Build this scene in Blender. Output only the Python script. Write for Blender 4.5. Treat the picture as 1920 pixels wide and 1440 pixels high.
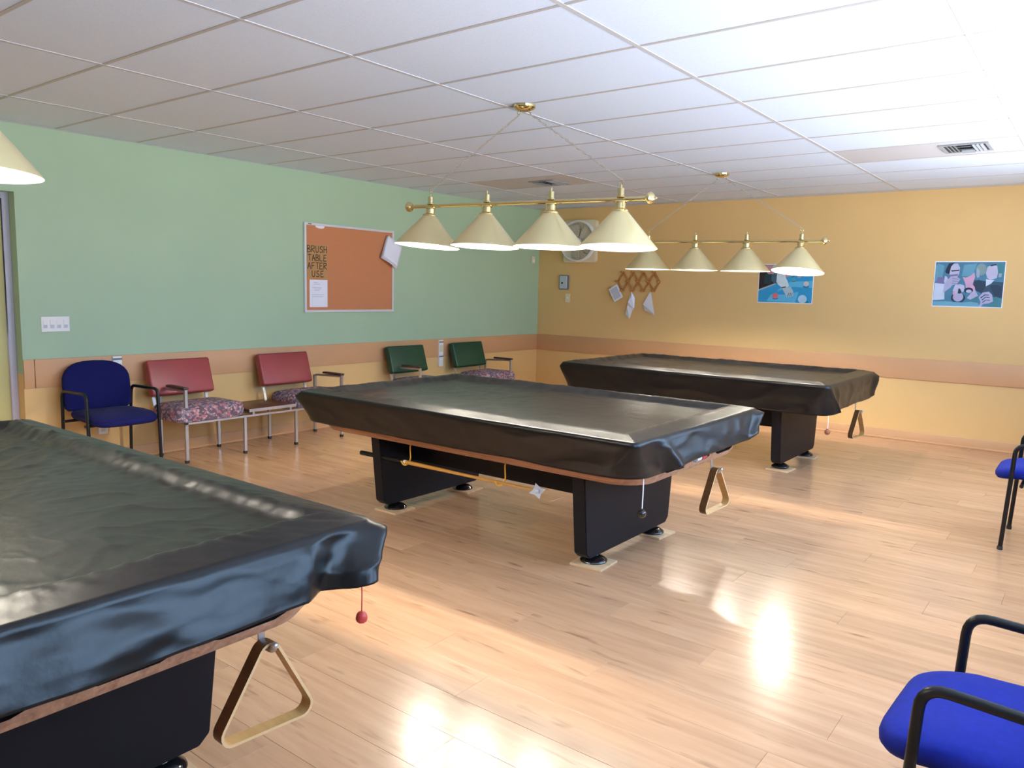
import bpy, bmesh, math, random
from math import sin, cos, pi, radians, sqrt, hypot, atan2
from mathutils import Vector, Matrix, noise

for o in list(bpy.data.objects):
    bpy.data.objects.remove(o, do_unlink=True)
S = bpy.context.scene
C = S.collection

# ------------------------------------------------------------------ camera
# world: the corner of the green and the yellow wall is the origin, floor z = 0,
# +x runs along the yellow wall, -y runs along the green wall towards the camera
YAW, PITCH, ROLL = -0.6524, -0.1211, 0.0243
F = Vector((sin(YAW) * cos(PITCH), cos(YAW) * cos(PITCH), sin(PITCH)))
R0 = Vector((cos(YAW), -sin(YAW), 0))
U0 = R0.cross(F)
RX = cos(ROLL) * R0 + sin(ROLL) * U0
UX = -sin(ROLL) * R0 + cos(ROLL) * U0
cam_d = bpy.data.cameras.new('camera')
cam = bpy.data.objects.new('camera', cam_d)
C.objects.link(cam)
M = Matrix((RX, UX, -F)).transposed().to_4x4()
M.translation = Vector((6.3079, -8.8073, 1.4596))
cam.matrix_world = M
cam_d.sensor_width = 36.0
cam_d.sensor_fit = 'HORIZONTAL'
cam_d.lens = 36.0 * 1447.8 / 1920.0
cam_d.clip_start = 0.02
cam_d.clip_end = 200
S.camera = cam

# ------------------------------------------------------------------ sky and exposure
S.view_settings.view_transform = 'Standard'
S.view_settings.look = 'None'
S.view_settings.gamma = 1.0
S.view_settings.use_curve_mapping = False
S.view_settings.exposure = 0.88
SKY_STRENGTH = 7.0
W = bpy.data.worlds.new('sky')
S.world = W
W.use_nodes = True
nt = W.node_tree
bg = nt.nodes['Background']
tc = nt.nodes.new('ShaderNodeTexCoord')
sp = nt.nodes.new('ShaderNodeSeparateXYZ')
mr = nt.nodes.new('ShaderNodeMapRange')
mr.inputs['From Min'].default_value = -0.06
mr.inputs['From Max'].default_value = 0.06
mx = nt.nodes.new('ShaderNodeMix')
mx.data_type = 'RGBA'
mx.inputs['A'].default_value = (1.00, 1.10, 1.22, 1)     # unseen ground outside, made brighter than the sky to light the ceiling
mx.inputs['B'].default_value = (0.42, 0.65, 0.98, 1)      # bright overcast sky
nt.links.new(tc.outputs['Generated'], sp.inputs[0])
nt.links.new(sp.outputs['Z'], mr.inputs['Value'])
nt.links.new(mr.outputs[0], mx.inputs['Factor'])
nt.links.new(mx.outputs['Result'], bg.inputs['Color'])
bg.inputs['Strength'].default_value = SKY_STRENGTH

XR, YF, H = 6.68, -10.4, 2.56            # right wall, wall behind the camera, ceiling height
WINDOWS = [(-7.90, -6.00), (-5.60, -3.40), (-3.10, -1.30)]
WZ0, WZ1 = 0.90, 2.22
for y0, y1 in WINDOWS:                   # light portals: they guide sky light through the windows
    ld = bpy.data.lights.new('window_portal', 'AREA')
    ld.shape = 'RECTANGLE'
    ld.size, ld.size_y = (y1 - y0), WZ1 - WZ0
    ld.cycles.is_portal = True
    lo = bpy.data.objects.new('window_portal', ld)
    C.objects.link(lo)
    lo.matrix_world = Matrix(((0, 0, 1, XR + 0.16), (1, 0, 0, (y0 + y1) / 2), (0, 1, 0, (WZ0 + WZ1) / 2), (0, 0, 0, 1)))
S.cycles.use_denoising = True
S.cycles.max_bounces = 10
S.cycles.diffuse_bounces = 6
S.cycles.glossy_bounces = 5
S.cycles.caustics_reflective = False
S.cycles.caustics_refractive = False

# ------------------------------------------------------------------ materials
def c(r, g, b):
    f = lambda v: (v / 255 / 12.92) if v / 255 <= 0.04045 else ((v / 255 + 0.055) / 1.055) ** 2.4
    return (f(r), f(g), f(b), 1)


def mat(name, base, rough=0.5, metal=0.0, spec=0.5, var=None, bump=None, emit=None, coat=0.0, stretch=None, sheen=0.0):
    """var=(scale, amount): colour mottling; bump=(scale, strength, distance): fine relief"""
    m = bpy.data.materials.new(name)
    m.use_nodes = True
    t = m.node_tree
    b = t.nodes['Principled BSDF']
    b.inputs['Base Color'].default_value = base
    b.inputs['Roughness'].default_value = rough
    b.inputs['Metallic'].default_value = metal
    b.inputs['Specular IOR Level'].default_value = spec
    b.inputs['Coat Weight'].default_value = coat
    b.inputs['Coat Roughness'].default_value = 0.1
    if sheen:
        b.inputs['Sheen Weight'].default_value = sheen
    if emit:
        b.inputs['Emission Color'].default_value = emit[0]
        b.inputs['Emission Strength'].default_value = emit[1]
    if var or bump:
        co = t.nodes.new('ShaderNodeTexCoord')
        mp = t.nodes.new('ShaderNodeMapping')
        if stretch:
            mp.inputs['Scale'].default_value = stretch
        t.links.new(co.outputs['Object'], mp.inputs[0])
    if var:
        n = t.nodes.new('ShaderNodeTexNoise')
        n.inputs['Scale'].default_value = var[0]
        n.inputs['Detail'].default_value = 4
        t.links.new(mp.outputs[0], n.inputs['Vector'])
        r = t.nodes.new('ShaderNodeMapRange')
        r.inputs['From Min'].default_value = 0.3
        r.inputs['From Max'].default_value = 0.7
        r.inputs['To Min'].default_value = 1 - var[1]
        r.inputs['To Max'].default_value = 1 + var[1]
        t.links.new(n.outputs['Fac'], r.inputs['Value'])
        hs = t.nodes.new('ShaderNodeHueSaturation')
        hs.inputs['Color'].default_value = base
        t.links.new(r.outputs[0], hs.inputs['Value'])
        t.links.new(hs.outputs[0], b.inputs['Base Color'])
    if bump:
        n2 = t.nodes.new('ShaderNodeTexNoise')
        n2.inputs['Scale'].default_value = bump[0]
        n2.inputs['Detail'].default_value = 3
        t.links.new(mp.outputs[0], n2.inputs['Vector'])
        bp = t.nodes.new('ShaderNodeBump')
        bp.inputs['Strength'].default_value = bump[1]
        bp.inputs['Distance'].default_value = bump[2]
        t.links.new(n2.outputs['Fac'], bp.inputs['Height'])
        t.links.new(bp.outputs[0], b.inputs['Normal'])
    return m


def N(t, kind, **kw):
    n = t.nodes.new(kind)
    for k, v in kw.items():
        n.inputs[k].default_value = v
    return n


def ramp(t, stops):
    n = t.nodes.new('ShaderNodeValToRGB')
    e = n.color_ramp.elements
    while len(e) < len(stops):
        e.new(0.5)
    for el, (p, col) in zip(e, stops):
        el.position = p
        el.color = col
    return n


def wood_mat(name, stops, rough=0.35, scale=(1.2, 14, 14), spec=0.5, coat=0.0, axis_rand=True):
    """straight-grained wood: stretched noise along the local x axis"""
    m = bpy.data.materials.new(name)
    m.use_nodes = True
    t = m.node_tree
    b = t.nodes['Principled BSDF']
    b.inputs['Roughness'].default_value = rough
    b.inputs['Specular IOR Level'].default_value = spec
    b.inputs['Coat Weight'].default_value = coat
    co = t.nodes.new('ShaderNodeTexCoord')
    mp = N(t, 'ShaderNodeMapping', Scale=scale)
    t.links.new(co.outputs['Object'], mp.inputs[0])
    n = N(t, 'ShaderNodeTexNoise', Scale=3.0, Detail=6.0, Roughness=0.6)
    n.inputs['Distortion'].default_value = 0.4
    t.links.new(mp.outputs[0], n.inputs['Vector'])
    r = ramp(t, stops)
    t.links.new(n.outputs['Fac'], r.inputs[0])
    t.links.new(r.outputs[0], b.inputs['Base Color'])
    return m


def plank_mat():
    m = bpy.data.materials.new('laminate_oak')
    m.use_nodes = True
    t = m.node_tree
    L = t.links.new
    b = t.nodes['Principled BSDF']
    co = t.nodes.new('ShaderNodeTexCoord')
    oi = t.nodes.new('ShaderNodeObjectInfo')
    ge = t.nodes.new('ShaderNodeNewGeometry')
    off = t.nodes.new('ShaderNodeVectorMath')
    off.operation = 'MULTIPLY_ADD'
    off.inputs[1].default_value = (37.0, 53.0, 11.0)
    L(oi.outputs['Random'], off.inputs[0])
    L(ge.outputs['Position'], off.inputs[2])
    mp = N(t, 'ShaderNodeMapping', Scale=(0.9, 9.0, 1.0))
    L(off.outputs[0], mp.inputs[0])
    n = N(t, 'ShaderNodeTexNoise', Scale=2.2, Detail=5.0, Roughness=0.55)
    n.inputs['Distortion'].default_value = 0.5
    L(mp.outputs[0], n.inputs['Vector'])
    r = ramp(t, [(0.25, c(182, 140, 106)), (0.5, c(196, 154, 118)), (0.75, c(206, 166, 130))])
    L(n.outputs['Fac'], r.inputs[0])
    # dark elongated knots
    mp2 = N(t, 'ShaderNodeMapping', Scale=(2.2, 13.0, 1.0))
    L(off.outputs[0], mp2.inputs[0])
    n2 = N(t, 'ShaderNodeTexNoise', Scale=1.7, Detail=2.0)
    L(mp2.outputs[0], n2.inputs['Vector'])
    r2 = ramp(t, [(0.63, (0, 0, 0, 1)), (0.77, (0.85, 0.85, 0.85, 1))])
    L(n2.outputs['Fac'], r2.inputs[0])
    mk = t.nodes.new('ShaderNodeMix')
    mk.data_type = 'RGBA'
    mk.inputs['B'].default_value = c(146, 108, 78)
    L(r2.outputs[0], mk.inputs['Factor'])
    L(r.outputs[0], mk.inputs['A'])
    # board to board tone
    mr2 = N(t, 'ShaderNodeMapRange')
    mr2.inputs['To Min'].default_value = 0.91
    mr2.inputs['To Max'].default_value = 1.07
    L(oi.outputs['Random'], mr2.inputs['Value'])
    hs = t.nodes.new('ShaderNodeHueSaturation')
    L(mr2.outputs[0], hs.inputs['Value'])
    L(mk.outputs['Result'], hs.inputs['Color'])
    L(hs.outputs[0], b.inputs['Base Color'])
    b.inputs['Roughness'].default_value = 0.21
    b.inputs['Specular IOR Level'].default_value = 0.5
    return m


def tapestry_mat():
    m = bpy.data.materials.new('tapestry_fabric')
    m.use_nodes = True
    t = m.node_tree
    L = t.links.new
    b = t.nodes['Principled BSDF']
    co = t.nodes.new('ShaderNodeTexCoord')
    v = N(t, 'ShaderNodeTexVoronoi', Scale=52.0)
    L(co.outputs['Object'], v.inputs['Vector'])
    r = ramp(t, [(0.0, c(104, 84, 100)), (0.25, c(186, 118, 136)), (0.45, c(140, 140, 156)), (0.65, c(200, 160, 168)), (0.85, c(92, 96, 120))])
    r.color_ramp.interpolation = 'CONSTANT'
    sx = t.nodes.new('ShaderNodeSeparateColor')
    L(v.outputs['Color'], sx.inputs[0])
    L(sx.outputs[0], r.inputs[0])
    v2 = N(t, 'ShaderNodeTexVoronoi', Scale=52.0)
    v2.feature = 'DISTANCE_TO_EDGE'
    L(co.outputs['Object'], v2.inputs['Vector'])
    r2 = ramp(t, [(0.02, (0, 0, 0, 1)), (0.08, (1, 1, 1, 1))])
    L(v2.outputs['Distance'], r2.inputs[0])
    mk = t.nodes.new('ShaderNodeMix')
    mk.data_type = 'RGBA'
    mk.inputs['A'].default_value = c(84, 72, 92)
    L(r2.outputs[0], mk.inputs['Factor'])
    L(r.outputs[0], mk.inputs['B'])
    L(mk.outputs['Result'], b.inputs['Base Color'])
    b.inputs['Roughness'].default_value = 0.85
    return m


MT = {
    'green': mat('green_paint', c(172, 200, 168), 0.55, var=(1.4, 0.02), bump=(160, 0.12, 0.002)),
    'yellow': mat('yellow_paint', c(228, 190, 128), 0.55, var=(1.4, 0.02), bump=(160, 0.12, 0.002)),
    'offwhite': mat('off_white_paint', c(226, 226, 224), 0.6),
    'tan': mat('tan_board', c(212, 162, 116), 0.5, var=(2, 0.02)),
    'base': mat('tan_vinyl_base', c(214, 170, 126), 0.45, var=(2, 0.02)),
    'tile': mat('mineral_tile', c(222, 235, 255), 0.9, var=(70, 0.025), bump=(220, 0.35, 0.002)),
    'panel': mat('beige_panel', c(206, 206, 212), 0.6),
    'tbar': mat('white_tee_bar', c(204, 204, 210), 0.5),
    'tbar_shaded': mat('shaded_tee_bar', c(190, 186, 186), 0.5),  # row bars: shadow line of the grid put into the colour
    'plenum': mat('dark_plenum', c(70, 66, 64), 0.9),
    'plank': plank_mat(),
    'vinyl': mat('black_vinyl', (0.005, 0.0052, 0.006, 1), 0.32, spec=0.36, bump=(55, 0.10, 0.004), var=(8, 0.15)),
    'walnut': wood_mat('apron_wood', [(0.3, c(138, 97, 74)), (0.5, c(164, 121, 95)), (0.7, c(184, 143, 116))], 0.4, (1.0, 16, 16)),
    'black_lam': mat('black_laminate', (0.006, 0.006, 0.009, 1), 0.5, spec=0.2, bump=(300, 0.15, 0.001)),
    'slot': mat('dark_recess', (0.006, 0.006, 0.006, 1), 0.7),
    'gloss_black': mat('gloss_black_enamel', (0.008, 0.008, 0.009, 1), 0.08, coat=0.5),
    'pad': wood_mat('plywood', [(0.3, c(204, 170, 130)), (0.7, c(224, 194, 154))], 0.6, (2, 10, 10)),
    'brass': mat('polished_brass', (0.80, 0.66, 0.34, 1), 0.16, metal=1.0),
    'shade': mat('lacquered_brass', (0.90, 0.79, 0.44, 1), 0.30, metal=0.7),
    'shade_in': mat('white_enamel_inside', c(250, 248, 240), 0.5),
    'chain': mat('dull_steel_chain', c(206, 198, 188), 0.4, metal=0.6),
    'bulb': mat('lit_bulb', c(255, 244, 225), 0.4, emit=((1.0, 0.92, 0.79, 1), 460.0)),
    'bulb_off': mat('frosted_bulb', c(236, 232, 222), 0.3),
    'chrome': mat('brushed_metal', c(200, 198, 200), 0.32, metal=0.85),
    'red_vinyl': mat('red_vinyl', c(152, 60, 62), 0.38, var=(6, 0.05), bump=(90, 0.1, 0.002)),
    'green_vinyl': mat('dark_green_vinyl', c(8, 62, 42), 0.42, var=(6, 0.08), bump=(90, 0.1, 0.002)),
    'tapestry': tapestry_mat(),
    'dark_wood': wood_mat('dark_walnut', [(0.3, c(84, 50, 36)), (0.7, c(116, 74, 54))], 0.35, (1.0, 16, 16)),
    'arm_wood': wood_mat('brown_arm_pad', [(0.3, c(54, 34, 26)), (0.7, c(78, 50, 38))], 0.4, (1.0, 16, 16)),
    'navy': mat('navy_fabric', c(14, 18, 80), 0.9, spec=0.2, var=(40, 0.10), bump=(400, 0.2, 0.001), sheen=0.02),
    'blue': mat('royal_blue_fabric', c(20, 34, 130), 0.9, spec=0.2, var=(60, 0.08), bump=(500, 0.2, 0.001), sheen=0.02),
    'black_metal': mat('black_powder_coat', (0.006, 0.006, 0.0065, 1), 0.36, spec=0.35),
    'rubber': mat('black_rubber', (0.02, 0.02, 0.02, 1), 0.7),
    'cork': mat('cork', c(202, 134, 92), 0.9, var=(120, 0.10), bump=(200, 0.3, 0.001)),
    'alu': mat('light_aluminium', c(222, 224, 232), 0.35, metal=0.35),
    'card': mat('brown_card', c(186, 142, 92), 0.8, var=(20, 0.04)),
    'ink': mat('black_marker', c(48, 34, 26), 0.8),
    'paper': mat('white_paper', c(236, 238, 250), 0.8, var=(10, 0.015)),
    'grey_print': mat('grey_print', c(200, 204, 218), 0.8),
    'plastic': mat('white_plastic', c(238, 238, 236), 0.4),
    'cream': mat('cream_plastic', c(226, 216, 186), 0.45),
    'grey_plastic': mat('grey_plastic', c(120, 124, 128), 0.45),
    'silver': mat('silver_plastic', c(196, 204, 212), 0.35),
    'blade': mat('smoky_fan_blade', c(196, 190, 172), 0.35),
    'peg_wood': wood_mat('rack_wood', [(0.3, c(172, 112, 56)), (0.7, c(196, 134, 76))], 0.5, (2, 12, 12)),
    'rack_wood': wood_mat('pale_beech', [(0.3, c(190, 142, 78)), (0.7, c(212, 168, 104))], 0.4, (2, 10, 10)),
    'rack_dark': wood_mat('dark_stained_side', [(0.3, c(92, 60, 34)), (0.7, c(120, 80, 46))], 0.4, (2, 10, 10)),
    'rack_edge': mat('pale_ply_edge', c(222, 184, 134), 0.5),
    'cue_wood': wood_mat('cue_maple', [(0.3, c(196, 142, 62)), (0.7, c(214, 164, 84))], 0.35, (1, 30, 30)),
    'hook': mat('yellow_hook', c(240, 186, 62), 0.4),
    'clear': mat('clear_grey_plastic', c(206, 212, 222), 0.15),
    'red_ball': mat('red_rubber', c(206, 70, 64), 0.4),
    'brown_ball': mat('brown_wood_ball', c(150, 92, 66), 0.45),
    'white_cord': mat('white_cord', c(236, 234, 236), 0.7),
    'red_cord': mat('red_cord', c(196, 60, 50), 0.7),
    'pink': mat('red_plastic', c(206, 60, 76), 0.4),
    'door': mat('pale_yellow_door', c(208, 200, 138), 0.45),
    'door_frame': mat('lilac_grey_metal', c(198, 198, 216), 0.4),
    'vent': mat('grey_vent', c(160, 166, 172), 0.5),
    'vent_dark': mat('dark_vent', c(60, 64, 68), 0.6),
}

# pane: mostly clear with a faint reflection
gm = bpy.data.materials.new('window_glass')
gm.use_nodes = True
t_ = gm.node_tree
for n_ in list(t_.nodes):
    t_.nodes.remove(n_)
o_ = t_.nodes.new('ShaderNodeOutputMaterial')
a_ = t_.nodes.new('ShaderNodeBsdfTransparent')
g_ = t_.nodes.new('ShaderNodeBsdfGlossy')
g_.inputs['Roughness'].default_value = 0.02
m_ = t_.nodes.new('ShaderNodeMixShader')
m_.inputs[0].default_value = 0.06
t_.links.new(a_.outputs[0], m_.inputs[1])
t_.links.new(g_.outputs[0], m_.inputs[2])
t_.links.new(m_.outputs[0], o_.inputs[0])
MT['glass'] = gm


# ------------------------------------------------------------------ mesh helpers
class MB:
    """collects shapes in one bmesh and links them as ONE mesh object"""
    def __init__(s):
        s.bm = bmesh.new()
        s.mi = 0

    def _add(s, verts, faces, M4=None):
        vs = [s.bm.verts.new((M4 @ Vector(v)) if M4 else v) for v in verts]
        for f in faces:
            try:
                fc = s.bm.faces.new([vs[i] for i in f])
                fc.material_index = s.mi
            except ValueError:
                pass
        return vs

    def box(s, x0, x1, y0, y1, z0, z1, M4=None, bev=0.0, seg=2):
        if bev <= 0:
            v = [(x, y, z) for x in (x0, x1) for y in (y0, y1) for z in (z0, z1)]
            s._add(v, [(0, 1, 3, 2), (4, 6, 7, 5), (0, 4, 5, 1), (2, 3, 7, 6), (0, 2, 6, 4), (1, 5, 7, 3)], M4)
            return s
        b2 = bmesh.new()
        bmesh.ops.create_cube(b2, size=1)
        for v in b2.verts:
            v.co = Vector(((x0 + x1) / 2 + v.co.x * (x1 - x0), (y0 + y1) / 2 + v.co.y * (y1 - y0), (z0 + z1) / 2 + v.co.z * (z1 - z0)))
        bmesh.ops.bevel(b2, geom=b2.edges[:], offset=bev, segments=seg, profile=0.5, affect='EDGES')
        s.merge(b2, M4)
        return s

    def merge(s, b2, M4=None):
        b2.verts.index_update()
        s._add([v.co.copy() for v in b2.verts], [[v.index for v in f.verts] for f in b2.faces], M4)
        b2.free()

    def tube(s, pts, r, n=8, caps=True, M4=None, closed=False):
        pts = [Vector(p) for p in pts]
        rs = r if isinstance(r, (list, tuple)) else [r] * len(pts)
        k = len(pts)
        tan = []
        for i in range(k):
            a = pts[i - 1] if (i > 0 or closed) else pts[i]
            b = pts[(i + 1) % k] if (i < k - 1 or closed) else pts[i]
            tan.append((b - a).normalized())
        ref = Vector((0, 0, 1)) if abs(tan[0].z) < 0.9 else Vector((1, 0, 0))
        u = (ref - tan[0] * ref.dot(tan[0])).normalized()
        V, Fc = [], []
        for i in range(k):
            u = (u - tan[i] * u.dot(tan[i]))
            u = u.normalized() if u.length > 1e-6 else tan[i].orthogonal().normalized()
            w = tan[i].cross(u)
            for j in range(n):
                a = 2 * pi * (j + 0.5) / n
                V.append(pts[i] + (u * cos(a) + w * sin(a)) * rs[i])
        for i in range(k if closed else k - 1):
            i2 = (i + 1) % k
            for j in range(n):
                Fc.append((i * n + j, i * n + (j + 1) % n, i2 * n + (j + 1) % n, i2 * n + j))
        if caps and not closed:
            Fc.append(tuple(reversed(range(n))))
            Fc.append(tuple((k - 1) * n + j for j in range(n)))
        s._add(V, Fc, M4)
        return s

    def lathe(s, prof, n=24, M4=None, closed=False):
        """prof: list of (r, z) around the z axis"""
        V, Fc = [], []
        for r, z in prof:
            for j in range(n):
                a = 2 * pi * j / n
                V.append((r * cos(a), r * sin(a), z))
        k = len(prof)
        for i in range(k if closed else k - 1):
            i2 = (i + 1) % k
            for j in range(n):
                Fc.append((i * n + j, i * n + (j + 1) % n, i2 * n + (j + 1) % n, i2 * n + j))
        if not closed:
            if prof[0][0] > 1e-5:
                Fc.append(tuple(reversed(range(n))))
            if prof[-1][0] > 1e-5:
                Fc.append(tuple((k - 1) * n + j for j in range(n)))
        s._add(V, Fc, M4)
        return s

    def prism(s, out, z0, z1, M4=None):
        """outline in xy extruded from z0 to z1"""
        k = len(out)
        V = [(x, y, z0) for x, y in out] + [(x, y, z1) for x, y in out]
        Fc = [tuple(reversed(range(k))), tuple(range(k, 2 * k))]
        for i in range(k):
            j = (i + 1) % k
            Fc.append((i, j, k + j, k + i))
        s._add(V, Fc, M4)
        return s

    def sphere(s, cx, cy, cz, r, n=16, sz=1.0):
        m = n // 2
        prof = [(max(r * sin(pi * i / m), 1e-6), -r * sz * cos(pi * i / m)) for i in range(m + 1)]
        s.lathe(prof, n, Matrix.Translation((cx, cy, cz)))
        return s

    def build(s, name, mats, parent=None, smooth=35, weld=1e-5):
        if weld:
            bmesh.ops.remove_doubles(s.bm, verts=s.bm.verts[:], dist=weld)
        bmesh.ops.dissolve_degenerate(s.bm, edges=s.bm.edges[:], dist=1e-6)
        bmesh.ops.recalc_face_normals(s.bm, faces=s.bm.faces[:])
        me = bpy.data.meshes.new(name)
        s.bm.to_mesh(me)
        s.bm.free()
        for m in (mats if isinstance(mats, (list, tuple)) else [mats]):
            me.materials.append(MT[m] if isinstance(m, str) else m)
        if smooth:
            me.shade_smooth()
            me.set_sharp_from_angle(angle=radians(smooth))
        o = bpy.data.objects.new(name, me)
        C.objects.link(o)
        if parent is not None:
            o.parent = parent
        return o


def tag(o, label=None, cat=None, group=None, kind=None):
    if label:
        o['label'] = label
    if cat:
        o['category'] = cat
    if group:
        o['group'] = group
    if kind:
        o['kind'] = kind
    return o


def empty(name, loc=(0, 0, 0), rz=0.0, label=None, cat=None, group=None, kind=None):
    o = bpy.data.objects.new(name, None)
    o.empty_display_size = 0.05
    C.objects.link(o)
    o.location = loc
    o.rotation_euler = (0, 0, rz)
    return tag(o, label, cat, group, kind)


def copy_tree(o, parent=None):
    n = o.copy()
    C.objects.link(n)
    n.parent = parent
    for ch in list(o.children):
        copy_tree(ch, n)
    return n


def fillet(pts, rad, seg=5):
    """round the inner corners of a 3-D polyline"""
    pts = [Vector(p) for p in pts]
    out = [pts[0]]
    for i in range(1, len(pts) - 1):
        a, b, d = pts[i - 1], pts[i], pts[i + 1]
        u, v = (a - b), (d - b)
        r = min(rad, u.length * 0.49, v.length * 0.49)
        p0, p1 = b + u.normalized() * r, b + v.normalized() * r
        for k in range(seg + 1):
            t = k / seg
            out.append((1 - t) ** 2 * p0 + 2 * t * (1 - t) * b + t * t * p1)
    out.append(pts[-1])
    return out


def rrect(hx, hy, R, n=5):
    out = []
    for sx, sy, a0 in ((1, -1, -90), (1, 1, 0), (-1, 1, 90), (-1, -1, 180)):
        for k in range(n + 1):
            a = radians(a0 + 90 * k / n)
            out.append((sx * (hx - R) + R * cos(a), sy * (hy - R) + R * sin(a)))
    return out


def sm(a, b, x):
    t = max(0.0, min(1.0, (x - a) / (b - a)))
    return t * t * (3 - 2 * t)


# ================================================================== ROOM
# floor: slab with the laminate planks on it
fl = MB()
fl.box(-0.3, XR + 0.2, YF - 0.2, 0.2, -0.2, -0.008)
floor = fl.build('floor', 'pad', smooth=0)
tag(floor, kind='structure')
PW, PL = 0.195, 1.34
plank_meshes = {}


def plank_mesh(length):
    key = round(length, 3)
    if key not in plank_meshes:
        m = MB()
        g, e = 0.0003, 0.0007
        hx, hy = key / 2 - g, PW / 2 - g
        m._add([(-hx, -hy, -0.008), (hx, -hy, -0.008), (hx, hy, -0.008), (-hx, hy, -0.008),
                (-hx, -hy, -e), (hx, -hy, -e), (hx, hy, -e), (-hx, hy, -e),
                (-hx + e, -hy + e, 0), (hx - e, -hy + e, 0), (hx - e, hy - e, 0), (-hx + e, hy - e, 0)],
               [(0, 1, 5, 4), (1, 2, 6, 5), (2, 3, 7, 6), (3, 0, 4, 7), (4, 5, 9, 8), (5, 6, 10, 9), (6, 7, 11, 10), (7, 4, 8, 11), (8, 9, 10, 11)])
        o = m.build('plank', 'plank', smooth=0)
        plank_meshes[key] = o.data
        bpy.data.objects.remove(o)
    return plank_meshes[key]


random.seed(4)
row = 0
y = 0.0
while y > -8.9:
    x = -[0.0, 0.62, 0.21, 0.95, 0.40, 1.13, 0.74][row % 7] * 1.0 - (0.05 * (row % 3))
    while x < XR - 0.001:
        x0, x1 = max(x, 0.0), min(x + PL, XR)
        if x1 - x0 > 0.08:
            o = bpy.data.objects.new('plank', plank_mesh(x1 - x0))
            C.objects.link(o)
            o.location = ((x0 + x1) / 2, y - PW / 2, 0)
            o.parent = floor
        x += PL
    y -= PW
    row += 1
fb = MB()
fb.box(0, XR, YF, y, -0.008, 0)
fb.build('floor_strip', 'plank', floor, smooth=0)

# walls
RZ0, RZ1 = 0.645, 0.86                      # chair rail board
DY0, DY1, DZ = -7.46, -6.50, 2.075          # door recess in the green wall
w = MB()
for y0, y1, zb in ((DY1, 0.15, 0.0), (YF - 0.15, DY0, 0.0), (DY0, DY1, DZ)):
    if zb < 0.75:
        w.mi = 1
        w.box(-0.16, 0, y0, y1, zb, 0.75)
    w.mi = 0
    w.box(-0.16, 0, y0, y1, max(zb, 0.75), H + 0.12)
wall_left = tag(w.build('wall_left', ['green', 'yellow'], smooth=0, weld=0), kind='structure')
w = MB()
w.box(0, XR + 0.16, 0, 0.15, 0, H + 0.12)
wall_back = tag(w.build('wall_back', 'yellow', smooth=0), kind='structure')
w = MB()
w.box(0, XR + 0.16, YF - 0.15, YF, 0, H + 0.12)
wall_front = tag(w.build('wall_front', 'offwhite', smooth=0), kind='structure')
w = MB()
w.box(XR, XR + 0.16, YF, 0, 0, WZ0)
w.box(XR, XR + 0.16, YF, 0, WZ1, H + 0.12)
ys = [YF] + [v for p in WINDOWS for v in p] + [0]
for i in range(0, len(ys), 2):
    w.box(XR, XR + 0.16, ys[i], ys[i + 1], WZ0, WZ1)
wall_right = tag(w.build('wall_right', 'offwhite', smooth=0, weld=0), kind='structure')
for k, (y0, y1) in enumerate(WINDOWS):
    e = empty('window_%d' % (k + 1), (XR + 0.09, (y0 + y1) / 2, WZ0), kind='structure')
    hw = (y1 - y0) / 2
    f = MB()
    hh = WZ1 - WZ0
    for a, b, z0, z1 in ((-hw, hw, 0, 0.05), (-hw, hw, hh - 0.05, hh), (-hw, -hw + 0.05, 0.05, hh - 0.05), (hw - 0.05, hw, 0.05, hh - 0.05), (-0.025, 0.025, 0.05, hh - 0.05)):
        f.box(-0.03, 0.03, a, b, z0, z1)
    f.build('window_frame', 'plastic', e, smooth=0, weld=0)
    for a, b in ((-hw + 0.05, -0.025), (0.025, hw - 0.05)):
        g = MB()
        g.box(-0.003, 0.003, a, b, 0.05, hh - 0.05)
        g.build('pane', 'glass', e, smooth=0)
    sl = MB()
    sl.box(-0.14, -0.03, -hw, hw, 0.0, 0.02, bev=0.004)
    sl.build('window_sill', 'plastic', e)

# chair rail boards and baseboards
r = MB()
r.box(0, 0.016, DY1 + 0.075, -0.016, RZ0, RZ1, bev=0.003)
r.box(0, 0.014, DY1 + 0.0, DY1 + 0.072, RZ0, RZ1, bev=0.003)
tag(r.build('trim_1', 'tan'), kind='structure')
r = MB()
r.box(0, XR, -0.016, 0, RZ0, RZ1, bev=0.003)
tag(r.build('trim_2', 'tan'), kind='structure')
r = MB()
r.box(0, 0.008, DY1, -0.008, 0, 0.10, bev=0.003)
r.box(0, 0.016, DY1, -0.016, 0, 0.018, bev=0.004)
tag(r.build('baseboard_left', 'base'), kind='structure')
r = MB()
r.box(0, XR, -0.008, 0, 0, 0.10, bev=0.003)
r.box(0, XR, -0.016, 0, 0, 0.018, bev=0.004)
tag(r.build('baseboard_back', 'base'), kind='structure')

# door recess
door = empty('door_1', (-0.14, (DY0 + DY1) / 2, 0), kind='structure')
d = MB()
d.box(-0.03, 0.01, DY0 - (DY0 + DY1) / 2 + 0.045, DY1 - (DY0 + DY1) / 2 - 0.045, 0.005, DZ - 0.045, bev=0.002)
dp = d.build('door_panel', 'door', door)
d = MB()
hd = (DY1 - DY0) / 2
d.box(-0.05, 0.035, hd - 0.045, hd, 0, DZ, bev=0.003)
d.box(-0.05, 0.035, -hd, -hd + 0.045, 0, DZ, bev=0.003)
d.box(-0.05, 0.035, -hd + 0.045, hd - 0.045, DZ - 0.045, DZ, bev=0.003)
d.build('door_frame', 'door_frame', door)
d = MB()
d.tube(fillet([(0.01, -0.36, 1.0), (0.06, -0.36, 1.0), (0.06, -0.26, 1.0)], 0.015), 0.009)
d.build('door_handle', 'chrome', dp)

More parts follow.
